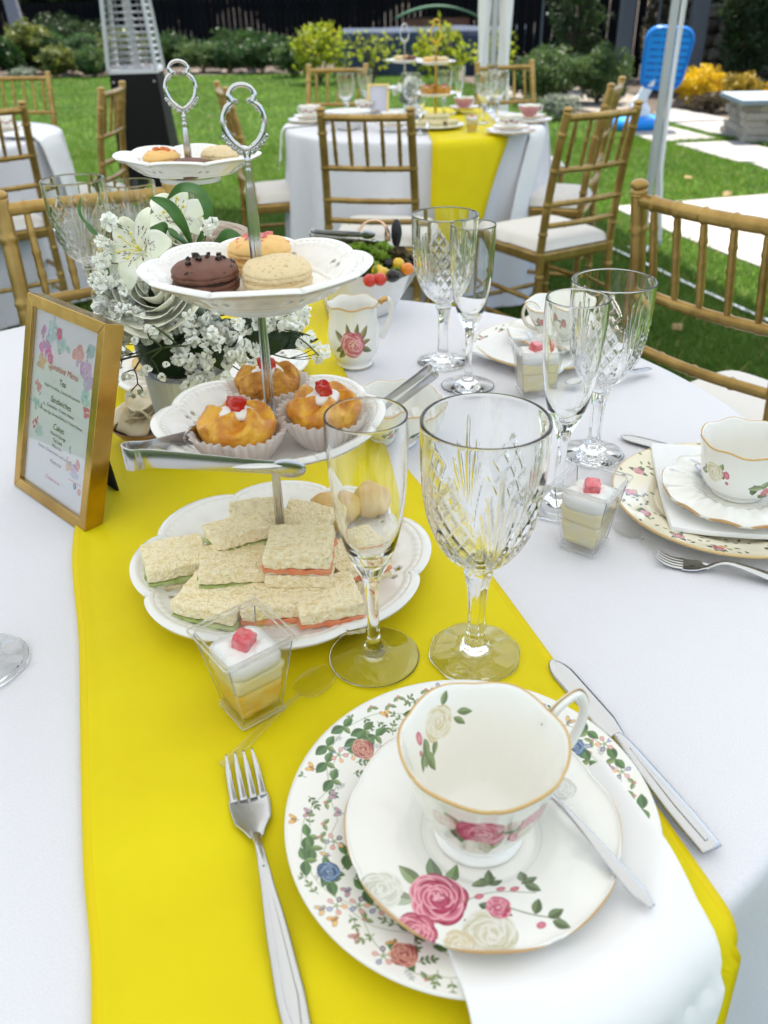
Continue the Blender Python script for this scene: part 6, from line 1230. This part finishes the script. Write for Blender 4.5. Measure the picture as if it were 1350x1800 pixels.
# ---------------------------------------------------------------- second table and left table settings
K = .88
def seconds(px, py, dz=0.): p = at(px, py, .003 + dz); return p
def g2(label, px, py, kind='g', sc=K):
    me, nm, ct, gp = (GOBS, 'crystal_goblet', 'wine glass', 'cut crystal goblets') if kind == 'g' else (FLU, 'champagne_flute', 'champagne flute', 'plain champagne flutes')
    return glassware(me, nm, label, seconds(px, py), 0, sc, ct, gp)
for lb, px, py, k, s in (('goblet at the left of the second table, above the chair back', 610, 214, 'g', K), ('goblet left of the small gold frame on the second table', 642, 196, 'g', K * .95), ('goblet just right of the small gold frame on the second table', 722, 214, 'g', K), ('flute left of the gold handled stand on the second table', 738, 236, 'f', K * .9), ('goblet right of the gold handled stand on the second table', 780, 202, 'g', K * .95), ('flute right of the gold handled stand on the second table', 806, 200, 'f', K), ('goblet in front of the white tent leg on the second table', 850, 218, 'g', K), ('goblet beside the tent leg, right one of the close pair', 872, 212, 'g', K), ('flute behind the close goblet pair on the second table', 862, 196, 'f', K)): g2(lb, px, py, k, s)
CB, CP = cup_mesh(CUPW, m_cupband, n=48), cup_mesh(CUPW, m_cuppink, n=48); PR, PPn = plate_mesh(.115, m_platerose, n=64), plate_mesh(.082, m_saucerplain, n=64)
def set2(lb, px, py, cup, big=True, ang=0., sc=.92):
    p = seconds(px, py)
    if big: o = obj('dinner_plate', PR, None, None, p); o.scale = (sc,) * 3; tag(o, 'plate under the ' + lb, 'plate', 'plates on the far tables')
    o = obj('saucer', PPn, None, None, p + Vector((0, 0, .016))); o.scale = (sc,) * 3; tag(o, 'saucer under the ' + lb, 'saucer', 'saucers on the far tables')
    t = thing('teacup', lb, 'teacup', p + Vector((0, 0, .022)), ang, 'floral teacups on the far tables'); t.scale = (sc,) * 3; obj('cup_body', cup, None, t)
    handle([(.046, 0, .022), (.062, 0, .022), (.074, 0, .036), (.070, 0, .050), (.056, 0, .048)], .0035, china, t, 0, flat=(.8, .8), gilt=False)
set2('floral cup at the left edge of the second table', 545, 216, CB, True, 2.6); set2('floral cup behind the chair back on the second table', 690, 230, CB, False, .3); set2('rose cup nearest the hanging napkin on the second table', 897, 236, CB, True, 2.8); set2('pink cup at the far right of the second table', 929, 216, CP, True, .4); set2('pinkish cup in the middle right of the second table', 815, 200, CP, False, .6); set2('small cup left of the little gold frame', 642, 206, CB, False, 1.)
set2('rose cup on the left table by its napkin', 12, 236, CB, True, 3.)
q = seconds(612, 226); o = obj('serving_bowl', lathe([(.0005, .003), (.045, 0), (.055, .004), (.095, .07), (.10, .074), (.094, .07), (.05, .010), (.0005, .008)], 40, lambda r, z, th, i: (r * (1 + .08 * np.abs(np.cos(2 * th))), z)), porc, None, q); tag(o, 'white serving bowl on the second table behind the chair back', 'bowl')
# little stands on the second table
s2a = thing('cake_stand', 'gold handled cake stand with sandwiches on the second table', 'cake stand', seconds(765, 226), group=None); s2a.scale = (.86,) * 3
for R, z in ((.150, 0), (.112, .145), (.098, .285)): p_, f_ = stand_plate(R, .018, holes=False); obj('tier_plate', p_, porc, s2a, (0, 0, z), solid=.004)
goldb = mat('gold_plated_handle', (.70, .47, .06), .2, metal=1)
obj('rod', rod(.01, .36, .0036, .007, .005), goldb, s2a); obj('handle', ring_handle(1.15), goldb, s2a, (0, 0, .385), (0, 0, .2))
s2b = thing('cake_stand', 'silver handled cake stand at the back of the second table', 'cake stand', seconds(712, 205)); s2b.scale = (.86,) * 3
for R, z in ((.130, 0), (.108, .13), (.105, .265)): p_, f_ = stand_plate(R, .018, holes=False); obj('tier_plate', p_, porc, s2b, (0, 0, z), solid=.004)
obj('rod', rod(.01, .35, .0036, .007, .005), chrome, s2b); obj('handle', ring_handle(1.0), chrome, s2b, (0, 0, .37), (0, 0, .2))
b0_ = Vector(s2a.location); k = 0
for (dx, dy, z, rz, s) in ((-.075, -.05, .012, .2, 1.3), (.0, -.08, .012, -.1, 1.3), (.065, -.04, .012, .4, 1.3), (-.02, -.05, .036, .3, 1.3), (.03, -.045, .036, -.2, 1.2), (.0, .04, .012, 0, 1.3)):
    o = dup(SW['c'], 'pale finger sandwich on the gold handled stand of the second table', b0_ + Vector((dx, dy, z)), rz); o['group'] = 'finger sandwiches on the second table'; o.scale = (.95, .95, .85)
for i, (dx, dy) in enumerate(((-.04, -.03), (.035, -.035), (.0, .04))): o = mini_cake(('left', 'right', 'rear')[i] + ' golden mini cake on the middle tier of the gold handled stand', b0_ + Vector((dx, dy, .145 * .86 + .008)), .8, i + 30, cake_m2); o['group'] = 'golden mini cakes on the second table'
for i, (dx, dy, mm) in enumerate(((-.035, -.02, oran), (.03, -.025, vani), (.0, .035, vani))): macaron(('left', 'right', 'rear')[i] + ' pale macaron on the top tier of the gold handled stand', b0_ + Vector((dx, dy, .285 * .86 + .006)), .0225, mm, mm, 40 + i, group='pale macarons on the gold handled stand')
b1_ = Vector(s2b.location)
for i, (dx, dy, mm) in enumerate(((-.03, -.02, vani), (.03, -.02, choc), (.0, .02, oran))): macaron(('cream macaron on the far silver stand, left', 'brown macaron on the far silver stand, right', 'orange macaron on the far silver stand, middle')[i], b1_ + Vector((dx, dy, .265 * .86 + .006)), .0225, mm, mm, 50 + i, group='macarons on the far silver stand')
o = pudding('pudding cup beside the yellow runner on the second table', seconds(829, 232), .3, lemon, .85); 
# small frame
q = seconds(664, 207); t = thing('picture_frame', 'small gold frame with a pale card on the second table', 'picture frame', q, rot=(math.radians(-14), math.radians(0), -.18)); w, h, b = .105, .15, .010
for mit in (((0, 0), (w, 0), (w - b, b), (b, b)), ((w, 0), (w, h), (w - b, h - b), (w - b, b)), ((w, h), (0, h), (b, h - b), (w - b, h - b)), ((0, h), (0, 0), (b, b), (b, h - b))): obj('frame_bar', (lambda a: (a[0] * np.array((1, .6, 1)) - np.array((w / 2, 0, 0)), a[1]))(fbar(0, 0, 0, 0, mit)), mat('pale_gold', (.75, .58, .22), .3, metal=.8), t, smooth=False)
obj('menu_card', box(w - 2 * b, .002, h - 2 * b, (0, .006, h / 2)), mat('pale_card', (.62, .62, .72), .5), t, smooth=False); obj('back_panel', box(w - .004, .002, h - .004, (0, .012, h / 2)), mat('black_velvet'), t, smooth=False)
# flowers on the second table (small white bunch)
fb = thing('flower_bunch', 'small pale flower bunch between the frame and stands on the second table', 'flowers', seconds(722, 208)); rr_ = random.Random(4)
obj('vase', lathe([(.0005, 0), (.03, 0), (.035, .06), (.033, .075), (.030, .07), (.0005, .01)], 24), frost, fb)
for i in range(46): a, e = rr_.uniform(0, 6.28), rr_.uniform(0, 1.5); R_ = .075; o = obj('blossom', BLM, None, fb, (R_ * math.cos(a) * math.cos(e), R_ * math.sin(a) * math.cos(e), .10 + R_ * math.sin(e)), (a, e, 0)); o.scale = (rr_.uniform(.008, .016),) * 3
obj('greenery_core', rough(ball(1, 16, 10, (0, 0, .10), (.055, .055, .05)), .01, 30), leafmat('leaf_greygreen', (.16, .20, .13), (.26, .28, .2)), fb)
# napkins over far table edges
cloth_strip('white napkin hanging over the right front of the second table', (.66, 4.10), (.80, 3.45), .12, .12, C2, R2, None, 30, 10, thick=.003)
cloth_strip('white napkin draping off the left side of the second table', (-.28, 4.30), (-.56, 4.12), .13, .15, C2, R2, None, 30, 10, thick=.003)
cloth_strip('white napkin draping off the right side of the second table', (.68, 4.35), (1.02, 4.28), .13, .13, C2, R2, None, 30, 10, thick=.003)
cloth_strip('bunched white napkin hanging off the left table', (-1.66, 4.05), (-1.18, 3.98), .16, .2, C3, R3, lambda x, y: .012, 30, 10, thick=.006)
